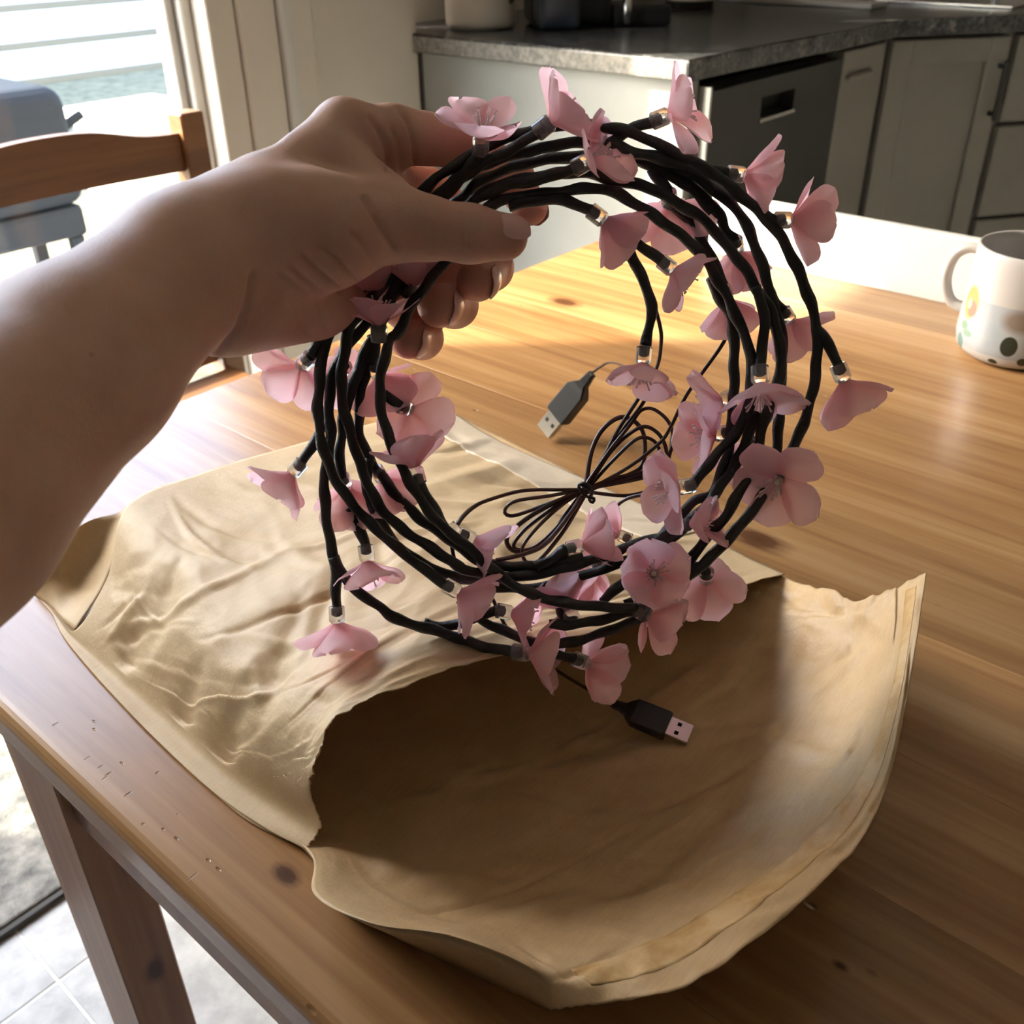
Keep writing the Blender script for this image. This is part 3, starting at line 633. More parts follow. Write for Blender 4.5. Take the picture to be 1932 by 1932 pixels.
# folded side seam along the far side; sun glare put into its paler paper
SS = G[4:120, 222:240].copy(); SS[:, :, 2] += 0.0007
for i in range(SS.shape[0]): SS[i, :2, 1] += 0.002*noise.noise((i*0.13, 0, 5)); SS[i, 0, 0] -= 0.003*abs(noise.noise((i*0.31, 2, 5)))
grid_obj('side_seam', SS, paper_mat('glare_paper', (0.60, 0.50, 0.38), (0.66, 0.56, 0.43), 0.4, 0.02), env, 0.0003)['label'] = 'folded side seam with sun glare painted paler'
# glue strip just inside the flap edge
i0, i1, j0, j1 = 105, 113, 24, 122
ST = GB[i0:i1+1, j0:j1+1].copy(); dx = np.gradient(ST, axis=0); dy = np.gradient(ST, axis=1); nn = np.cross(dy, dx); nn /= np.linalg.norm(nn, axis=2)[:, :, None]
nn *= np.sign(nn[:, :, 2:3]); ST += nn*0.00033
grid_obj('glue_strip', ST, M_glue, env, 0.00012)['label'] = 'amber glue band along the flap'

# ================================================================== HAND AND ARM
def R_(px, D): return px*D/F
arm_prims = [((-620, 1330, .200), 350, (-150, 955, .270), 240), ((-150, 955, .270), 240, (145, 690, .325), 172), ((145, 690, .325), 172, (352, 502, .362), 124)]
palm_prims = [((352, 502, .362), 124, (500, 394, .395), 90), ((440, 428, .385), 62, (648, 246, .418), 50),       # index metacarpal
              ((390, 480, .375), 112, (690, 330, .440), 58),                                                    # middle
              ((390, 520, .380), 112, (680, 420, .455), 60), ((410, 560, .385), 100, (640, 535, .452), 68),     # ring, little
              ((440, 550, .390), 108, (590, 562, .435), 74),                                                    # heel of the hand
              ((500, 440, .380), 112, (610, 437, .392), 98), ((610, 437, .392), 98, (720, 428, .404), 64),      # thenar
              ((640, 320, .410), 58, (730, 372, .412), 42)]                                                     # web of the thumb
fingers = [
 [((690, 415, .402), 72, (800, 430, .412), 56), ((800, 430, .412), 56, (885, 441, .418), 50), ((885, 441, .418), 50, (952, 447, .424), 44)],
 [((650, 250, .418), 54, (740, 256, .434), 52), ((740, 256, .434), 52, (870, 268, .458), 46), ((870, 268, .458), 46, (965, 335, .482), 38), ((965, 335, .482), 38, (1000, 392, .478), 33)],
 [((690, 340, .442), 56, (800, 365, .485), 46), ((800, 365, .485), 46, (900, 440, .512), 44), ((900, 440, .512), 44, (925, 505, .500), 40), ((925, 505, .500), 40, (901, 529, .470), 40)],
 [((680, 430, .455), 56, (780, 470, .495), 46), ((780, 470, .495), 46, (850, 525, .512), 43), ((850, 525, .512), 43, (858, 575, .497), 40), ((858, 575, .497), 40, (828, 577, .466), 41)],
 [((640, 530, .455), 54, (720, 550, .492), 44), ((720, 550, .492), 44, (780, 590, .505), 39), ((780, 590, .505), 39, (796, 638, .492), 36), ((796, 638, .492), 36, (772, 641, .468), 36)]]
def conv(lst): return [(PD(*a), R_(ra, a[2]), PD(*b), R_(rb, b[2])) for a, ra, b, rb in lst]
H = 0.0012
armP, palmP, fingP = conv(arm_prims), conv(palm_prims), [conv(q) for q in fingers]
allp = armP+palmP+[q for fg in fingP for q in fg]
lo = np.min([np.minimum(a-ra, b-rb) for a, ra, b, rb in allp], axis=0)-0.008
hi = np.max([np.maximum(a+ra, b+rb) for a, ra, b, rb in allp], axis=0)+0.008
dims = np.ceil((hi-lo)/H).astype(int)+1
axs = [(lo[k]+H*np.arange(dims[k])).astype(np.float32) for k in range(3)]
FAR = np.float32(0.05)
def cone_field(prims, k, margin=0.045):
    fld = np.full(dims, FAR, np.float32)
    for a, ra, b, rb in prims:
        l0 = np.maximum(np.floor((np.minimum(a-ra, b-rb)-margin-lo)/H).astype(int), 0); h0 = np.minimum(np.ceil((np.maximum(a+ra, b+rb)+margin-lo)/H).astype(int)+1, dims)
        sl_ = tuple(slice(l0[q], h0[q]) for q in range(3))
        X = axs[0][sl_[0]][:, None, None]-np.float32(a[0]); Y = axs[1][sl_[1]][None, :, None]-np.float32(a[1]); Z = axs[2][sl_[2]][None, None, :]-np.float32(a[2])
        ba = (b-a).astype(np.float32); h = np.clip((X*ba[0]+Y*ba[1]+Z*ba[2])/np.float32(ba@ba), 0, 1)
        d = np.sqrt((X-h*ba[0])**2+(Y-h*ba[1])**2+(Z-h*ba[2])**2)-(np.float32(ra)+h*np.float32(rb-ra))
        fld[sl_] = smin(fld[sl_], d, k)
    return fld
def smin(a, b, k):
    h = np.maximum(k-np.abs(a-b), 0)/k
    return np.minimum(a, b)-h*h*(k*0.25)
palm = cone_field(armP+palmP, np.float32(0.009))
total = palm.copy()
for fp in fingP:
    g = smin(cone_field(fp, np.float32(0.006), 0.03), palm, np.float32(0.009)); total = smin(total, g, np.float32(0.0015))
def surface_nets(fld):
    ins = fld < 0; nx, ny, nz = fld.shape
    cnt = np.zeros((nx-1, ny-1, nz-1), np.uint8)
    for dx in (0, 1):
        for dy in (0, 1):
            for dz in (0, 1): cnt += ins[dx:nx-1+dx, dy:ny-1+dy, dz:nz-1+dz]
    ci = np.argwhere((cnt > 0) & (cnt < 8)); idx = np.full(cnt.shape, -1, np.int64); idx[tuple(ci.T)] = np.arange(len(ci))
    acc = np.zeros((len(ci), 3)); num = np.zeros(len(ci))
    cs = [(a, b, c) for a in (0, 1) for b in (0, 1) for c in (0, 1)]
    for p in cs:
        for ax in range(3):
            if p[ax]: continue
            q = list(p); q[ax] = 1
            v0 = fld[tuple((ci+p).T)]; v1 = fld[tuple((ci+q).T)]; m = (v0 < 0) != (v1 < 0)
            t = np.where(m, v0/(v0-v1+1e-12), 0); pos = np.tile(np.array(p, float), (len(ci), 1)); pos[:, ax] = t
            acc[m] += pos[m]; num[m] += 1
    V = ci+acc/num[:, None]
    Fc = []
    for ax in range(3):
        o1, o2 = [(1, 2), (2, 0), (0, 1)][ax]
        s0 = [slice(None)]*3; s1 = [slice(None)]*3; s0[ax] = slice(0, -1); s1[ax] = slice(1, None)
        a = ins[tuple(s0)]; b = ins[tuple(s1)]
        e = np.argwhere(a != b); e = e[(e[:, o1] > 0) & (e[:, o2] > 0) & (e[:, o1] < fld.shape[o1]-1) & (e[:, o2] < fld.shape[o2]-1)]
        fl = a[tuple(e.T)]
        def at(d1, d2):
            w = e.copy(); w[:, o1] -= d1; w[:, o2] -= d2; return idx[tuple(w.T)]
        q = np.stack([at(1, 1), at(0, 1), at(0, 0), at(1, 0)], 1); q[~fl] = q[~fl][:, ::-1]; Fc.append(q)
    return V, np.vstack(Fc)
V, Fq = surface_nets(total); V = lo+V*H
E = np.vstack([Fq[:, [0, 1]], Fq[:, [1, 2]], Fq[:, [2, 3]], Fq[:, [3, 0]]])
deg = np.bincount(E.ravel(), minlength=len(V)).astype(float)
def lap(V):
    A = np.zeros_like(V)
    for k in range(3): A[:, k] = np.bincount(E[:, 0], V[E[:, 1], k], len(V))+np.bincount(E[:, 1], V[E[:, 0], k], len(V))
    return A/deg[:, None]-V
for _ in range(4): V = V+0.55*lap(V); V = V-0.5*lap(V)
def vnormals(V):
    n = np.cross(V[Fq[:, 2]]-V[Fq[:, 0]], V[Fq[:, 3]]-V[Fq[:, 1]]); N = np.zeros_like(V)
    for c in range(4):
        for k in range(3): N[:, k] += np.bincount(Fq[:, c], n[:, k], len(V))
    return N/np.maximum(np.linalg.norm(N, axis=1), 1e-12)[:, None]
NV = vnormals(V); q = V-CAM; dd = q@FWD; PX = 966+F*(q@RT)/dd; PY = 966-F*(q@UP)/dd
facing = np.clip(-np.einsum('ij,ij->i', NV, q/np.linalg.norm(q, axis=1)[:, None])*3, 0, 1)
# skin folds, traced as strokes over the side that faces the viewer
folds = [([(747, 470), (728, 440), (705, 405), (690, 375)], 8, .0016), ([(712, 512), (690, 470), (668, 440)], 7, .0011), ([(675, 533), (640, 490), (610, 470)], 8, .0012),
         ([(640, 545), (600, 510), (575, 480)], 8, .0011), ([(606, 552), (575, 525), (550, 500)], 7, .0010), ([(578, 552), (545, 525), (530, 515)], 7, .0010),
         ([(414, 668), (450, 620), (470, 570), (478, 520)], 8, .0018), ([(590, 640), (560, 600), (545, 560)], 9, .0008), ([(620, 632), (610, 590), (600, 560)], 8, .0007),
         ([(783, 312), (781, 270), (770, 230), (752, 205)], 6, .0013), ([(733, 320), (730, 280), (715, 245), (700, 222)], 8, .0013), ([(757, 325), (752, 280), (738, 240)], 6, .0007),
         ([(868, 400), (874, 430), (876, 462)], 4, .0006), ([(884, 405), (890, 432), (889, 462)], 4, .0008), ([(897, 410), (901, 435), (900, 458)], 4, .0005), ([(860, 400), (862, 430)], 4, .0004)]
for line, wd, dep in folds:
    L = np.array(line, float); best = np.full(len(V), 1e9)
    for a, b in zip(L, L[1:]):
        ab = b-a; t = np.clip(((PX-a[0])*ab[0]+(PY-a[1])*ab[1])/(ab@ab), 0, 1)
        best = np.minimum(best, np.hypot(PX-a[0]-t*ab[0], PY-a[1]-t*ab[1]))
    V = V-NV*(1.5*dep*np.exp(-(best/(0.72*wd))**2)*facing*(dd < 0.46))[:, None]
# knuckle and tendon relief on the back of the hand, soft pads at the joints
for (x, y, rr, h) in ((645, 205, 30, .0012), (560, 290, 60, .0012), (505, 345, 70, .0008)):
    V = V+NV*(h*np.exp(-((PX-x)**2+(PY-y)**2)/rr**2)*facing*(dd < 0.46))[:, None]
person = mesh_obj('person', V, Fq, M_skin, None, True)
tag(person, 'bare forearm and hand reaching in from the left, gripping the coiled black flower lights', 'person')
tips = np.array([fp[-1][2] for fp in fingP]); bl = np.zeros(len(V))
for i, t in enumerate(tips): bl = np.maximum(bl, np.exp(-(np.linalg.norm(V-t, axis=1)/(0.022 if i else 0.016))**2)*(1.0 if i else 0.5))
bl = np.maximum(bl, 0.75*np.clip((PX-680)/120, 0, 1)*np.clip((dd-0.425)/0.02, 0, 1))
at_ = person.data.attributes.new('blush', 'FLOAT', 'POINT'); at_.data.foreach_set('value', bl.astype(np.float32))
def img_dir(dx, dy, cam_): v = dx*RT-dy*UP-cam_*FWD; return v/np.linalg.norm(v)
def nail(tip, base, nrm, r, ln, wid, back):
    a = tip-base; a /= np.linalg.norm(a); n = nrm-a*(nrm@a); n /= np.linalg.norm(n); b = np.cross(a, n); VV, FF = [], []; NU, NS = 13, 13
    for i in range(NS):
        s = -1+2*i/(NS-1)
        lim = wid*(1-abs(s)**3.2*0.45) if s > 0 else wid*(1-abs(s)**4*0.35)
        for k in range(NU):
            th = lim*(-1+2*k/(NU-1)); along = back+ln*s
            rr = r*1.035 if along <= 0 else r*1.035*math.sqrt(max(0.0, 1-(along/(r*1.32))**2))
            VV.append(tip+a*along+rr*(n*math.cos(th)+b*math.sin(th)))
    for i in range(NS-1):
        for k in range(NU-1): FF.append((i*NU+k, i*NU+k+1, (i+1)*NU+k+1, (i+1)*NU+k))
    o = mesh_obj('fingernail', VV, FF, M_nail, person, True); s_ = o.modifiers.new('thickness', 'SOLIDIFY'); s_.thickness = 0.0007; s_.offset = 0.6
    bv = o.modifiers.new('smooth', 'SUBSURF'); bv.levels = 1; bv.render_levels = 1
nail(fingP[0][-1][2], fingP[0][-1][0], img_dir(0.12, -0.25, 0.95), fingP[0][-1][3], 0.0068, 0.62, 0.002)
nail(fingP[2][-1][2], fingP[2][-1][0], img_dir(0.95, 0.25, 0.35), fingP[2][-1][3], 0.0060, 0.85, 0.001)
nail(fingP[3][-1][2], fingP[3][-1][0], img_dir(0.95, 0.30, 0.38), fingP[3][-1][3], 0.0060, 0.85, 0.001)
nail(fingP[4][-1][2], fingP[4][-1][0], img_dir(0.95, 0.35, 0.25), fingP[4][-1][3], 0.0055, 0.85, 0.001)
nail(fingP[1][-1][2], fingP[1][-1][0], img_dir(0.6, 0.1, -0.8), fingP[1][-1][3], 0.0060, 0.8, 0.001)

# ================================================================== FLOWER LIGHTS
def D0(y): return 0.443+0.030*(y-400)/850
GAR = thing('flower_light_string', tuple(PD(1060, 740, 0.46)), 'coiled string of black taped wires with pink blossom lights held in the hand', 'string light')
def W(pts, dz=0.0): return np.array([PD(p[0], p[1], D0(p[1])+(p[2] if len(p) > 2 else 0)/1000+dz/1000) for p in pts])
def strand(pts, dz=0.0, r=0.0025, taper=0.0):
    ph = random.uniform(0, 6.28); sd_ = random.uniform(0, 50)
    def rad(s, th, L):
        k = 1+0.13*noise.noise((s*85, sd_, 0))+0.07*math.sin(s*2*math.pi/0.019+ph)
        return r*k*(1+0.11*np.sin(th-s*2*math.pi/0.017+ph)+0.05*np.sin(2*th+s*420))
    v, f = tube(catmull(W(pts, dz), 10), 0.0016, 10, rad)
    mesh_obj('branch_wire', v, f, M_tape, GAR, True)
STR = [
 # (points, depth offset mm)
 ([(690, 560, 4), (740, 450, 6), (800, 358, 4), (845, 322, 2), (892, 290), (950, 262), (1020, 243), (1090, 236), (1181, 247), (1254, 279), (1308, 306), (1350, 330), (1398, 369), (1453, 420), (1485, 467), (1518, 539), (1540, 612), (1541, 673), (1533, 739), (1514, 804), (1498, 841), (1474, 885), (1440, 935), (1415, 970), (1375, 1018), (1330, 1062), (1285, 1098), (1240, 1128), (1200, 1150), (1140, 1168), (1080, 1178), (1036, 1178)], -4),
 ([(700, 570, 2), (760, 450), (826, 369), (877, 326), (906, 312), (977, 289), (1000, 286), (1065, 271), (1145, 271), (1188, 286), (1254, 300), (1312, 315), (1375, 327)], -2),
 ([(720, 560, 6), (790, 450, 6), (863, 380), (920, 335), (1005, 306), (1091, 295), (1181, 292), (1243, 301), (1290, 325), (1313, 333), (1360, 368), (1397, 404), (1418, 448), (1436, 494), (1450, 541), (1462, 588), (1474, 623), (1476, 678), (1472, 724), (1469, 807), (1461, 872), (1440, 930), (1400, 985), (1350, 1040), (1290, 1094), (1228, 1119), (1180, 1142)], 5),
 ([(740, 560, 2), (800, 470), (880, 390), (940, 350), (1020, 332), (1100, 326), (1169, 343), (1220, 352), (1278, 383), (1332, 418), (1367, 460), (1402, 501), (1425, 541), (1455, 588), (1467, 634), (1474, 692), (1448, 776), (1438, 807), (1425, 872), (1397, 924), (1368, 975), (1329, 1019), (1283, 1087)], -1),
 ([(1280, 338), (1327, 371), (1355, 404), (1369, 434), (1387, 450)], 7),
 ([(1197, 297), (1238, 318), (1280, 338), (1310, 360), (1345, 400)], 6),
 ([(1425, 541), (1441, 588), (1441, 634), (1433, 690)], -6),
 ([(760, 560), (820, 480), (900, 405), (960, 375), (1058, 362), (1116, 355), (1156, 362), (1208, 390), (1255, 422), (1290, 448), (1327, 483), (1355, 530), (1374, 564), (1395, 611), (1413, 655), (1417, 688), (1412, 768), (1386, 820), (1355, 854), (1330, 885), (1308, 915)], -3),
 ([(1257, 382), (1299, 411), (1318, 448), (1341, 483), (1366, 538)], 10),
 ([(1340, 525, 3), (1355, 557), (1381, 606), (1385, 692), (1385, 724), (1381, 786), (1376, 846), (1355, 905), (1340, 936), (1306, 948), (1260, 998), (1215, 1040), (1166, 1063), (1110, 1083), (1033, 1106), (962, 1110), (891, 1095), (834, 1081, -6), (783, 1055, -10), (758, 1036, -12), (735, 1021, -13)], 6),
 ([(1428, 776), (1412, 820), (1386, 880), (1360, 913), (1345, 940), (1300, 985), (1260, 1012), (1204, 1024), (1157, 1044), (1095, 1063), (1017, 1082, -1), (955, 1088, -4), (875, 1074, -7), (845, 1055, -7)], 2),
 ([(960, 390), (1000, 380), (1047, 376), (1083, 384), (1115, 397)], -4),
 ([(1150, 420, 2), (1178, 452), (1196, 492), (1225, 557), (1228, 601), (1217, 652)], -4),
 ([(1188, 445), (1217, 470), (1248, 492)], -5), ([(1150, 270), (1192, 243), (1232, 229)], -2), ([(850, 352, 5), (905, 312, 3), (971, 278), (1015, 250)], -8), ([(890, 380, 6), (950, 352, 3), (1020, 338), (1085, 317)], -8),
 ([(1230, 318), (1240, 335), (1262, 362)], 6), ([(1540, 620), (1565, 652), (1580, 688)], -4), ([(1452, 550), (1464, 570), (1478, 585)], 6), ([(1436, 400, 2), (1452, 410), (1465, 416)], -3),
 ([(815, 388, 4), (845, 362, 3), (876, 330), (905, 290)], -6),
 # left side
 ([(850, 480, 0), (806, 537), (778, 574), (750, 630), (735, 643), (718, 714), (719, 771), (735, 828), (763, 890), (797, 947), (834, 993), (877, 1027), (934, 1078), (986, 1113), (1048, 1134), (1126, 1144), (1200, 1148)], -7),
 ([(800, 474), (749, 509), (707, 557), (680, 590), (661, 614), (649, 671), (644, 714), (646, 759), (661, 816), (678, 870), (698, 922), (723, 964), (763, 1001), (820, 1038), (871, 1072)], -5),
 ([(760, 480), (700, 525), (650, 585), (615, 628), (585, 672)], -8),
 ([(640, 600), (612, 655), (601, 742), (601, 799), (609, 842), (626, 890), (649, 930), (692, 981), (735, 1021), (791, 1067), (840, 1103)], -8),
 ([(700, 600), (650, 660), (626, 714), (621, 771), (624, 828), (618, 870), (612, 899), (615, 970), (624, 1027), (632, 1067), (635, 1145)], -2),
 ([(630, 1050), (640, 1075), (655, 1095), (692, 1130), (720, 1146), (750, 1169), (830, 1192), (913, 1220), (968, 1230)], -3),
 ([(710, 630), (686, 670), (666, 728), (650, 780), (646, 813), (641, 850), (644, 900)], 3),
 ([(700, 660), (685, 720), (680, 754), (678, 822), (698, 865), (708, 885)], 6), ([(698, 865), (690, 920), (698, 942), (715, 976), (745, 1025)], 5),
 ([(612, 800), (596, 830), (570, 872)], 0), ([(655, 960), (672, 985), (690, 1030)], 3),
 ([(715, 890, 4), (742, 928, 2), (772, 959), (806, 990), (849, 1018), (890, 1050), (934, 1066), (986, 1069), (1017, 1067), (1070, 1056), (1100, 1048)], 2),
 ([(1010, 1069), (1040, 1055), (1070, 1036)], -1), ([(840, 995), (829, 979), (814, 950), (791, 912)], -3), ([(719, 742), (735, 752), (757, 767)], 0), ([(700, 630), (707, 650), (704, 685)], 4),
 ([(760, 500, 8), (735, 570), (715, 620), (715, 645)], -8),
 # lower run
 ([(1250, 1094), (1194, 1090), (1166, 1108), (1135, 1136)], 5), ([(800, 1175), (837, 1183), (890, 1168), (937, 1150)], 4), ([(870, 1130), (885, 1150), (923, 1178), (983, 1203), (1020, 1222)], 6),
 ([(1230, 1150), (1194, 1172), (1110, 1203), (1058, 1215), (1020, 1218)], 1), ([(1040, 1232), (1058, 1236), (1085, 1243)], -2), ([(1300, 985), (1262, 1020), (1244, 1017), (1278, 993)], -2),
 ([(1300, 1072), (1318, 1068), (1334, 1080)], 5), ([(1060, 1100, 6), (1060, 1160, 6), (1085, 1180, 6)], 2)]
for pts, dz in STR: strand(pts, dz)

def petal_mesh(seed, open_=1.0):
    """one cupped, round-tipped petal with a narrow claw; its own 'along' attribute runs from base to tip"""
    rg_ = random.Random(seed); NU, NV_ = 11, 13; L, Wd = 0.0188*rg_.uniform(.94, 1.06), 0.0186*rg_.uniform(.92, 1.08)
    p0, p1, p2 = math.radians(52*open_), math.radians(76*open_+rg_.uniform(-6, 6)), math.radians(40*open_+rg_.uniform(-18, 40))
    vv, ff, al = [], [], []; r, z = 0.0016, 0.0068; sk_ = rg_.uniform(-.10, .10); cup = rg_.uniform(.22, .48); n1 = rg_.uniform(0, 99)
    for i in range(NV_):
        t = i/(NV_-1); e_ = min(1, t/0.4); phi = p0+(p1-p0)*e_ if t < .4 else p1+(p2-p1)*((t-.4)/.6)
        if i: r += L/(NV_-1)*math.sin(phi); z += L/(NV_-1)*math.cos(phi)
        wd = Wd/2*(0.20+0.80*math.sin(math.pi/2*min(1, t/.60))**1.15) if t < .60 else Wd/2*(max(0.0, 1-((t-.60)/.402)**2.4))**.5
        nr, nz = -math.cos(phi), math.sin(phi)
        for k in range(NU):
            u = -1+2*k/(NU-1); lift = cup*wd*u*u*(1-0.35*t)+0.0010*noise.noise((u*1.6+n1, t*2.2, 0))*t*1.6
            edge = 0.0009*noise.noise((u*4.0+n1, t*6, 2))*max(0, t-.5)*2*abs(u)
            rr = r+nr*(lift+edge)
            vv.append((rr, wd*u*(1-0.10*abs(u)*cup)+sk_*t*L*.6, z+nz*(lift+edge))); al.append(t)
    for i in range(NV_-1):
        for k in range(NU-1): ff.append((i*NU+k, i*NU+k+1, (i+1)*NU+k+1, (i+1)*NU+k))
    me = bpy.data.meshes.new('petal'); me.from_pydata(vv, [], ff); me.materials.append(M_petal); me.polygons.foreach_set('use_smooth', [True]*len(ff))
    a_ = me.attributes.new('along', 'FLOAT', 'POINT'); a_.data.foreach_set('value', al); return me
PET = [petal_mesh(k, 0.86) for k in range(10)]; PETC = [petal_mesh(50+k, 0.72) for k in range(8)]; PETO = [petal_mesh(90+k, 1.22) for k in range(8)]
v, f = lathe([(0.0, 0.0), (0.0030, 0.0), (0.0034, 0.0003), (0.0034, 0.0062), (0.0030, 0.0068), (0.0022, 0.0078), (0.0, 0.0079)], (0, 0, 0), 20)
v2, f2 = lathe([(0.0, 0.0002), (0.0019, 0.0002), (0.0019, 0.0036), (0.0008, 0.0044), (0.0, 0.0044)], (0, 0, 0), 16); CORE = bpy.data.meshes.new('wire_end'); CORE.from_pydata(v2, [], f2); CORE.materials.append(M_tape)
SOCK = bpy.data.meshes.new('socket'); SOCK.from_pydata(v, [], f); SOCK.materials.append(M_clear)
v, f = lathe([(0.0, 0.0068), (0.0011, 0.0070), (0.0012, 0.0105), (0.0007, 0.0118), (0.0, 0.0121)], (0, 0, 0), 10)
LED = bpy.data.meshes.new('led'); LED.from_pydata(v, [], f); LED.materials.append(M_led); LED.polygons.foreach_set('use_smooth', [True]*len(f))
sv, sf = [], []
for k in range(14):
    a = 2*math.pi*k/14+random.uniform(-.2, .2); sp = random.uniform(.22, .5); L = random.uniform(.0075, .0115)
    p = [np.array([0.0012*math.cos(a), 0.0012*math.sin(a), .0075])]
    for t in (.35, .7, 1.0): p.append(p[0]+np.array([math.cos(a)*math.sin(sp*t)*L*t, math.sin(a)*math.sin(sp*t)*L*t, math.cos(sp*t)*L*t]))
    v, f = tube(np.array(p), 0.0025, 5, lambda s, th, LL: np.full(5, 0.00024 if s < LL*.85 else 0.00045)); o_ = len(sv); sv += v; sf += [tuple(i+o_ for i in q_) for q_ in f]
STAM = bpy.data.meshes.new('stamens'); STAM.from_pydata([tuple(map(float, p)) for p in sv], [], sf); STAM.materials.append(M_stamen)
def flower(bx, by, dz, d, sc=1.0, kind=0, roll=None):
    p = PD(bx, by, D0(by)+dz/1000); ax = Vector(img_dir(*d))
    q = ax.to_track_quat('Z', 'Y').to_matrix().to_4x4()
    MW = Matrix.Translation(Vector(p)) @ q @ Matrix.Rotation(random.uniform(0, 6.28) if roll is None else roll, 4, 'Z') @ Matrix.Diagonal((sc, sc, sc, 1))
    fl = bpy.data.objects.new('blossom', SOCK); COL.objects.link(fl); fl.parent = GAR; fl.matrix_parent_inverse = WM[GAR.name].inverted(); fl.matrix_basis = MW
    lst = (PET, PETC, PETO)[kind]
    for k in range(5):
        o = bpy.data.objects.new('petal', random.choice(lst)); COL.objects.link(o); o.parent = fl
        o.matrix_basis = Matrix.Rotation(2*math.pi*k/5+random.uniform(-.14, .14), 4, 'Z') @ Matrix.Translation((0, 0, .0075)) @ Matrix.Rotation(random.uniform(-.22, .22), 4, 'Y') @ Matrix.Rotation(random.uniform(-.18, .18), 4, 'X') @ Matrix.Translation((0, 0, -.0075)) @ Matrix.Diagonal((1, 1, 1, 1))
    o = bpy.data.objects.new('stamens', STAM); COL.objects.link(o); o.parent = fl; o['kind'] = 'stuff'
    o = bpy.data.objects.new('led', LED); COL.objects.link(o); o.parent = fl
    o = bpy.data.objects.new('wire_end', CORE); COL.objects.link(o); o.parent = fl
FL = [
 (905, 292, -6, (.12, -.75, .65), 1.12, 0), (1012, 251, -8, (.75, -.40, .48), 1.18, 0), (1230, 230, -2, (.85, -.20, .45), 1.12, 0), (1083, 318, -8, (.80, -.25, .50), 1.15, 0),
 (1373, 327, -2, (.90, .05, -.10), 1.08, 1), (1462, 415, -3, (.92, -.02, -.12), 1.1, 1), (1113, 396, -4, (.75, .50, -.20), 1.12, 1), (1246, 491, -5, (.75, .55, -.12), 1.05, 0),
 (1260, 362, 6, (.25, .45, -.75), 1.15, 0), (1386, 450, 7, (.30, .60, -.65), 1.05, 0), (1365, 540, 10, (.30, .75, -.45), 1.0, 1), (1477, 584, 6, (.55, .65, -.35), 1.0, 1),
 (1216, 654, -4, (-.08, .98, .0), 1.08, 0), (1433, 690, -6, (.0, .95, .15), 1.2, 0), (1580, 687, -4, (.40, .88, -.12), 1.15, 0), (1392, 745, 9, (-.85, .30, -.15), 1.1, 0),
 (1378, 815, 10, (-.85, .15, .15), 1.1, 0), (1422, 826, 12, (-.10, .70, -.60), 1.05, 0), (1482, 886, -4, (-.45, .45, .65), 1.2, 2), (1308, 915, -3, (-.80, .15, .25), 1.1, 0),
 (1277, 993, -2, (.80, -.15, .40), .95, 1), (1069, 1036, -1, (.90, -.20, -.12), 1.05, 1), (1190, 1018, 12, (-.6, -.25, -.3), .9, 1), (1232, 1085, -1, (-.10, -.12, .97), 1.15, 0),
 (1333, 1078, 5, (.12, .55, -.70), 1.1, 0), (1199, 1149, -7, (.75, .45, -.30), 1.08, 0), (967, 1230, -3, (.95, .05, .30), 1.2, 0), (1083, 1242, -2, (.75, .35, -.35), 1.1, 0),
 (838, 1102, -8, (.80, .45, -.05), 1.1, 1), (868, 1006, 2, (.85, .40, -.10), 1.05, 1), (689, 1028, 3, (.15, .95, .10), 1.1, 0), (635, 1144, -2, (.02, .98, -.10), 1.1, 0),
 (571, 871, 0, (-.60, .70, .0), 1.08, 0), (586, 673, -8, (-.65, .45, -.50), 1.1, 0), (652, 690, 8, (-.35, .25, -.80), 1.0, 0), (704, 684, 4, (.30, .70, -.50), 1.08, 0),
 (755, 766, 0, (.40, .08, -.85), 1.1, 2), (791, 913, -3, (-.25, -.92, .10), 1.12, 0), (644, 898, 3, (.10, .65, -.65), 1.1, 0), (708, 884, 6, (.40, .65, -.60), 1.05, 0),
 (716, 646, -8, (.0, -.90, .30), 1.12, 1), (783, 572, -3, (-.05, -.95, .15), 1.0, 1), (738, 572, -5, (-.55, -.75, .15), 1.05, 0), (936, 1151, 4, (.85, .15, .10), 1.1, 1),
 (1086, 1182, 4, (-.30, -.75, -.30), 1.15, 0), (1130, 1060, 14, (-.35, .45, -.55), 1.0, 0)]
for a in FL: flower(*a)

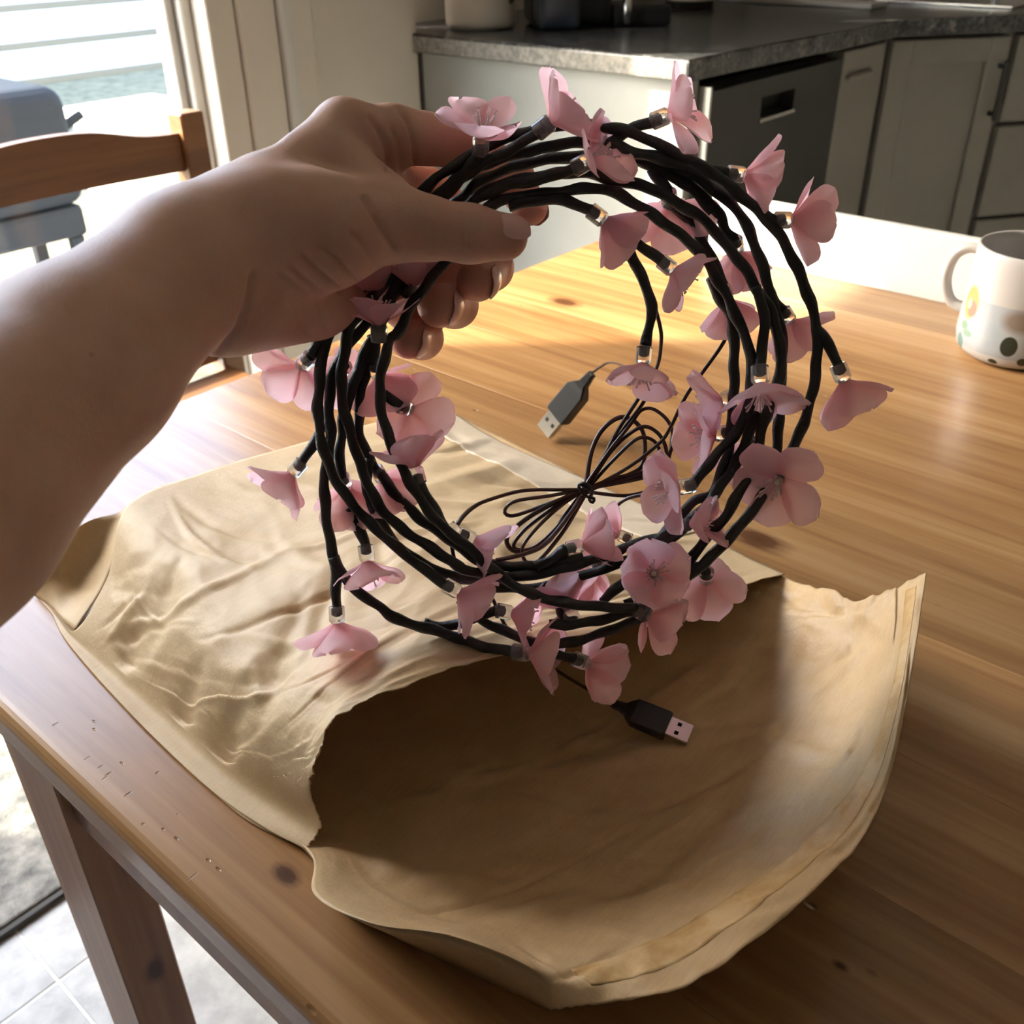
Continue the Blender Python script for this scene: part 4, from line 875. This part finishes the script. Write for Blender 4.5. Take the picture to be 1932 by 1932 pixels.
# ---- USB leads
def DB(x, y): return D0(y)+0.040+0.00002*(923-y)
def WB(pts): return np.array([PD(p[0], p[1], DB(p[0], p[1])+(p[2] if len(p) > 2 else 0)/1000) for p in pts])
def wire(P, r=0.00085, name='usb_cable'):
    v, f = tube(catmull(P, 12), 0.0016, 10, lambda s, th, L: r*(1+0.55*np.abs(np.cos(th))-0.18*np.exp(-(np.cos(th)/0.25)**2))); mesh_obj(name, v, f, M_wire, GAR, True)
ND = (1104, 923)
L_ = [
 [(1104, 926, 1), (1117, 849, 3), (1142, 805, 5), (1179, 787, 6), (1213, 815, 6), (1213, 874, 4), (1182, 898, 2), (1110, 924, 0), (1064, 940), (1002, 973), (961, 1007), (958, 1029), (980, 1041), (1033, 1023), (1064, 976), (1100, 930)],
 [(1100, 922, -1), (1150, 850, -2), (1190, 800, -3), (1210, 774, -3), (1235, 773, -2), (1263, 799, -1), (1269, 836), (1250, 880), (1215, 901), (1108, 922, 1), (1040, 935), (971, 946), (952, 965, 2), (968, 973, 2), (1017, 957, 1), (1102, 925)],
 [(1106, 924), (1150, 855, 1), (1188, 818, 1), (1219, 805), (1247, 824, -1), (1257, 861, -1), (1229, 886), (1157, 903), (1104, 925), (1064, 950, -1), (1017, 992, -2), (986, 1032, -3), (993, 1060, -3), (1017, 1057, -2), (1064, 1001, -1), (1106, 930)],
 [(1108, 922, 2), (1160, 865, 3), (1204, 827, 3), (1235, 833, 2), (1244, 861, 1), (1215, 892), (1150, 912), (1103, 926), (1050, 955, 1), (990, 1000, 2), (969, 1032, 2), (1002, 1035, 1), (1046, 1000), (1100, 930)],
 [(1106, 920, 2), (1140, 860, 2), (1166, 811, 0), (1216, 734, -10), (1240, 690, -22), (1247, 650, -32), (1246, 619, -38), (1232, 565, -42)],
 [(1104, 921, 1), (1146, 855, 1), (1180, 805), (1212, 762, -6), (1226, 735, -8)],
 [(1108, 926), (1188, 880, -3), (1244, 836, -7), (1266, 805, -12), (1297, 743, -20), (1359, 656, -28), (1376, 622, -32)],
 [(1106, 928), (1180, 935, 2), (1232, 922, 2), (1247, 905, 2), (1263, 860, 3), (1268, 820, 3)],
 [(1102, 924), (1060, 924), (986, 926, -3), (920, 944, -12), (893, 957, -20), (873, 975, -28), (861, 992, -35)],
 [(1257, 928, -30), (1188, 939, -18), (1157, 961, -14), (1129, 998, -20), (1115, 1030, -30)],
 [(1100, 930), (1075, 970, -8), (1030, 1025, -18), (990, 1045, -28), (937, 1057, -36)]]
for q_ in L_: wire(WB(q_))
wire(W([(847, 1000, 6), (862, 1069, 8), (895, 1105, 9), (924, 1122, 9), (949, 1172, 10), (974, 1215, 12), (1000, 1238, 20)]))
def plug(P0, P1, P2, nrm, parent):
    """strain relief P0, body start P1, metal tip P2; a USB-A plug"""
    a = P2-P0; Ln = np.linalg.norm(a); a /= Ln; n = nrm-a*(nrm@a); n /= np.linalg.norm(n); b = np.cross(n, a)
    MT = Matrix(((a[0], b[0], n[0], P0[0]), (a[1], b[1], n[1], P0[1]), (a[2], b[2], n[2], P0[2]), (0, 0, 0, 1)))
    k = Ln/0.048
    def sec(x, wy, hz, bev=0.3):
        c = min(wy, hz)*bev; return [(x, y_*k, z_*k) for y_, z_ in ((-wy+c, -hz), (wy-c, -hz), (wy, -hz+c), (wy, hz-c), (wy-c, hz), (-wy+c, hz), (-wy, hz-c), (-wy, -hz+c))]
    def loft(name, secs, m, par):
        v = [tuple(MT @ Vector(p)) for s_ in secs for p in s_]; n_ = len(secs)
        f = [(i*8+j, i*8+(j+1) % 8, (i+1)*8+(j+1) % 8, (i+1)*8+j) for i in range(n_-1) for j in range(8)]+[tuple(range(8))[::-1], tuple((n_-1)*8+j for j in range(8))]
        return mesh_obj(name, v, f, m, par)
    up = loft('usb_plug', [sec(.0085*k, .0030, .0026), sec(.0110*k, .0052, .0036), sec(.0145*k, .0076, .0042, .2), sec(.0335*k, .0080, .0042, .2), sec(.0350*k, .0074, .0038, .2)], M_usb, parent)
    rs = []
    for i in range(5): x = (.0002+i*.0017)*k; rs += [sec(x, .0020+.0002*i, .0018+.00012*i), sec(x+.0011*k, .0024+.0002*i, .0022+.00012*i), sec(x+.0012*k, .0017+.0002*i, .0016+.0001*i)]
    loft('strain_relief', rs, M_usb, up)
    v = []
    ms = loft('usb_shell', [sec(.0351*k, .0060, .00225, .15), sec(.0480*k, .0060, .00225, .15)], M_usbm, up)
    bm = bmesh.new()
    for y_ in (-.0028, .0028): add_box(bm, (.0395*k, .0418*k), ((y_-.0011)*k, (y_+.0011)*k), (.0019*k, .00232*k), mtx=MT)
    bm_obj('shell_slot', bm, M_gap, up)
zt = 0.7506
p0, p2 = PD(1118, 704, .825), PZ(1028, 814, zt+.0062); plug(p0, None, p2, -FWD+0.25*UP-0.35*RT, GAR)
wire(np.array([p0+(p0-p2)*0.02, PD(1133, 692, .815), PD(1150, 684, .80), PD(1175, 690, .76), PD(1205, 715, .70), PD(1222, 740, .60), PD(1218, 752, .53)]))
p0, p2 = PZ(1153, 1326, .7665), PZ(1302, 1388, .7610); plug(p0, None, p2, np.array([-0.25, -0.3, 1.0]), GAR)
wire(np.array([PD(1000, 1238, D0(1238)+.020), PD(1030, 1253, D0(1253)+.036), PD(1076, 1281, D0(1281)+.058), PZ(1128, 1311, .770), p0]))
v, f = tube(catmull(WB([(1094, 913, -5), (1108, 920, -5), (1116, 930, -4), (1110, 938, -3), (1098, 928, -4), (1092, 916, -4), (1104, 912, -6), (1118, 925, -6), (1112, 942, -3), (1118, 948, -3), (1121, 941, -4), (1112, 938, -4)]), 8), 0.0012, 8, lambda s, th, L: np.full(8, 0.0009)); mesh_obj('twist_tie', v, f, M_tie, GAR, True)
v, f = tube(W([(846, 992), (860, 1006)], 1), 0.002, 12, lambda s, th, L: np.full(12, 0.0034)); mesh_obj('connector_sleeve', v, f, M_clear, GAR, True)
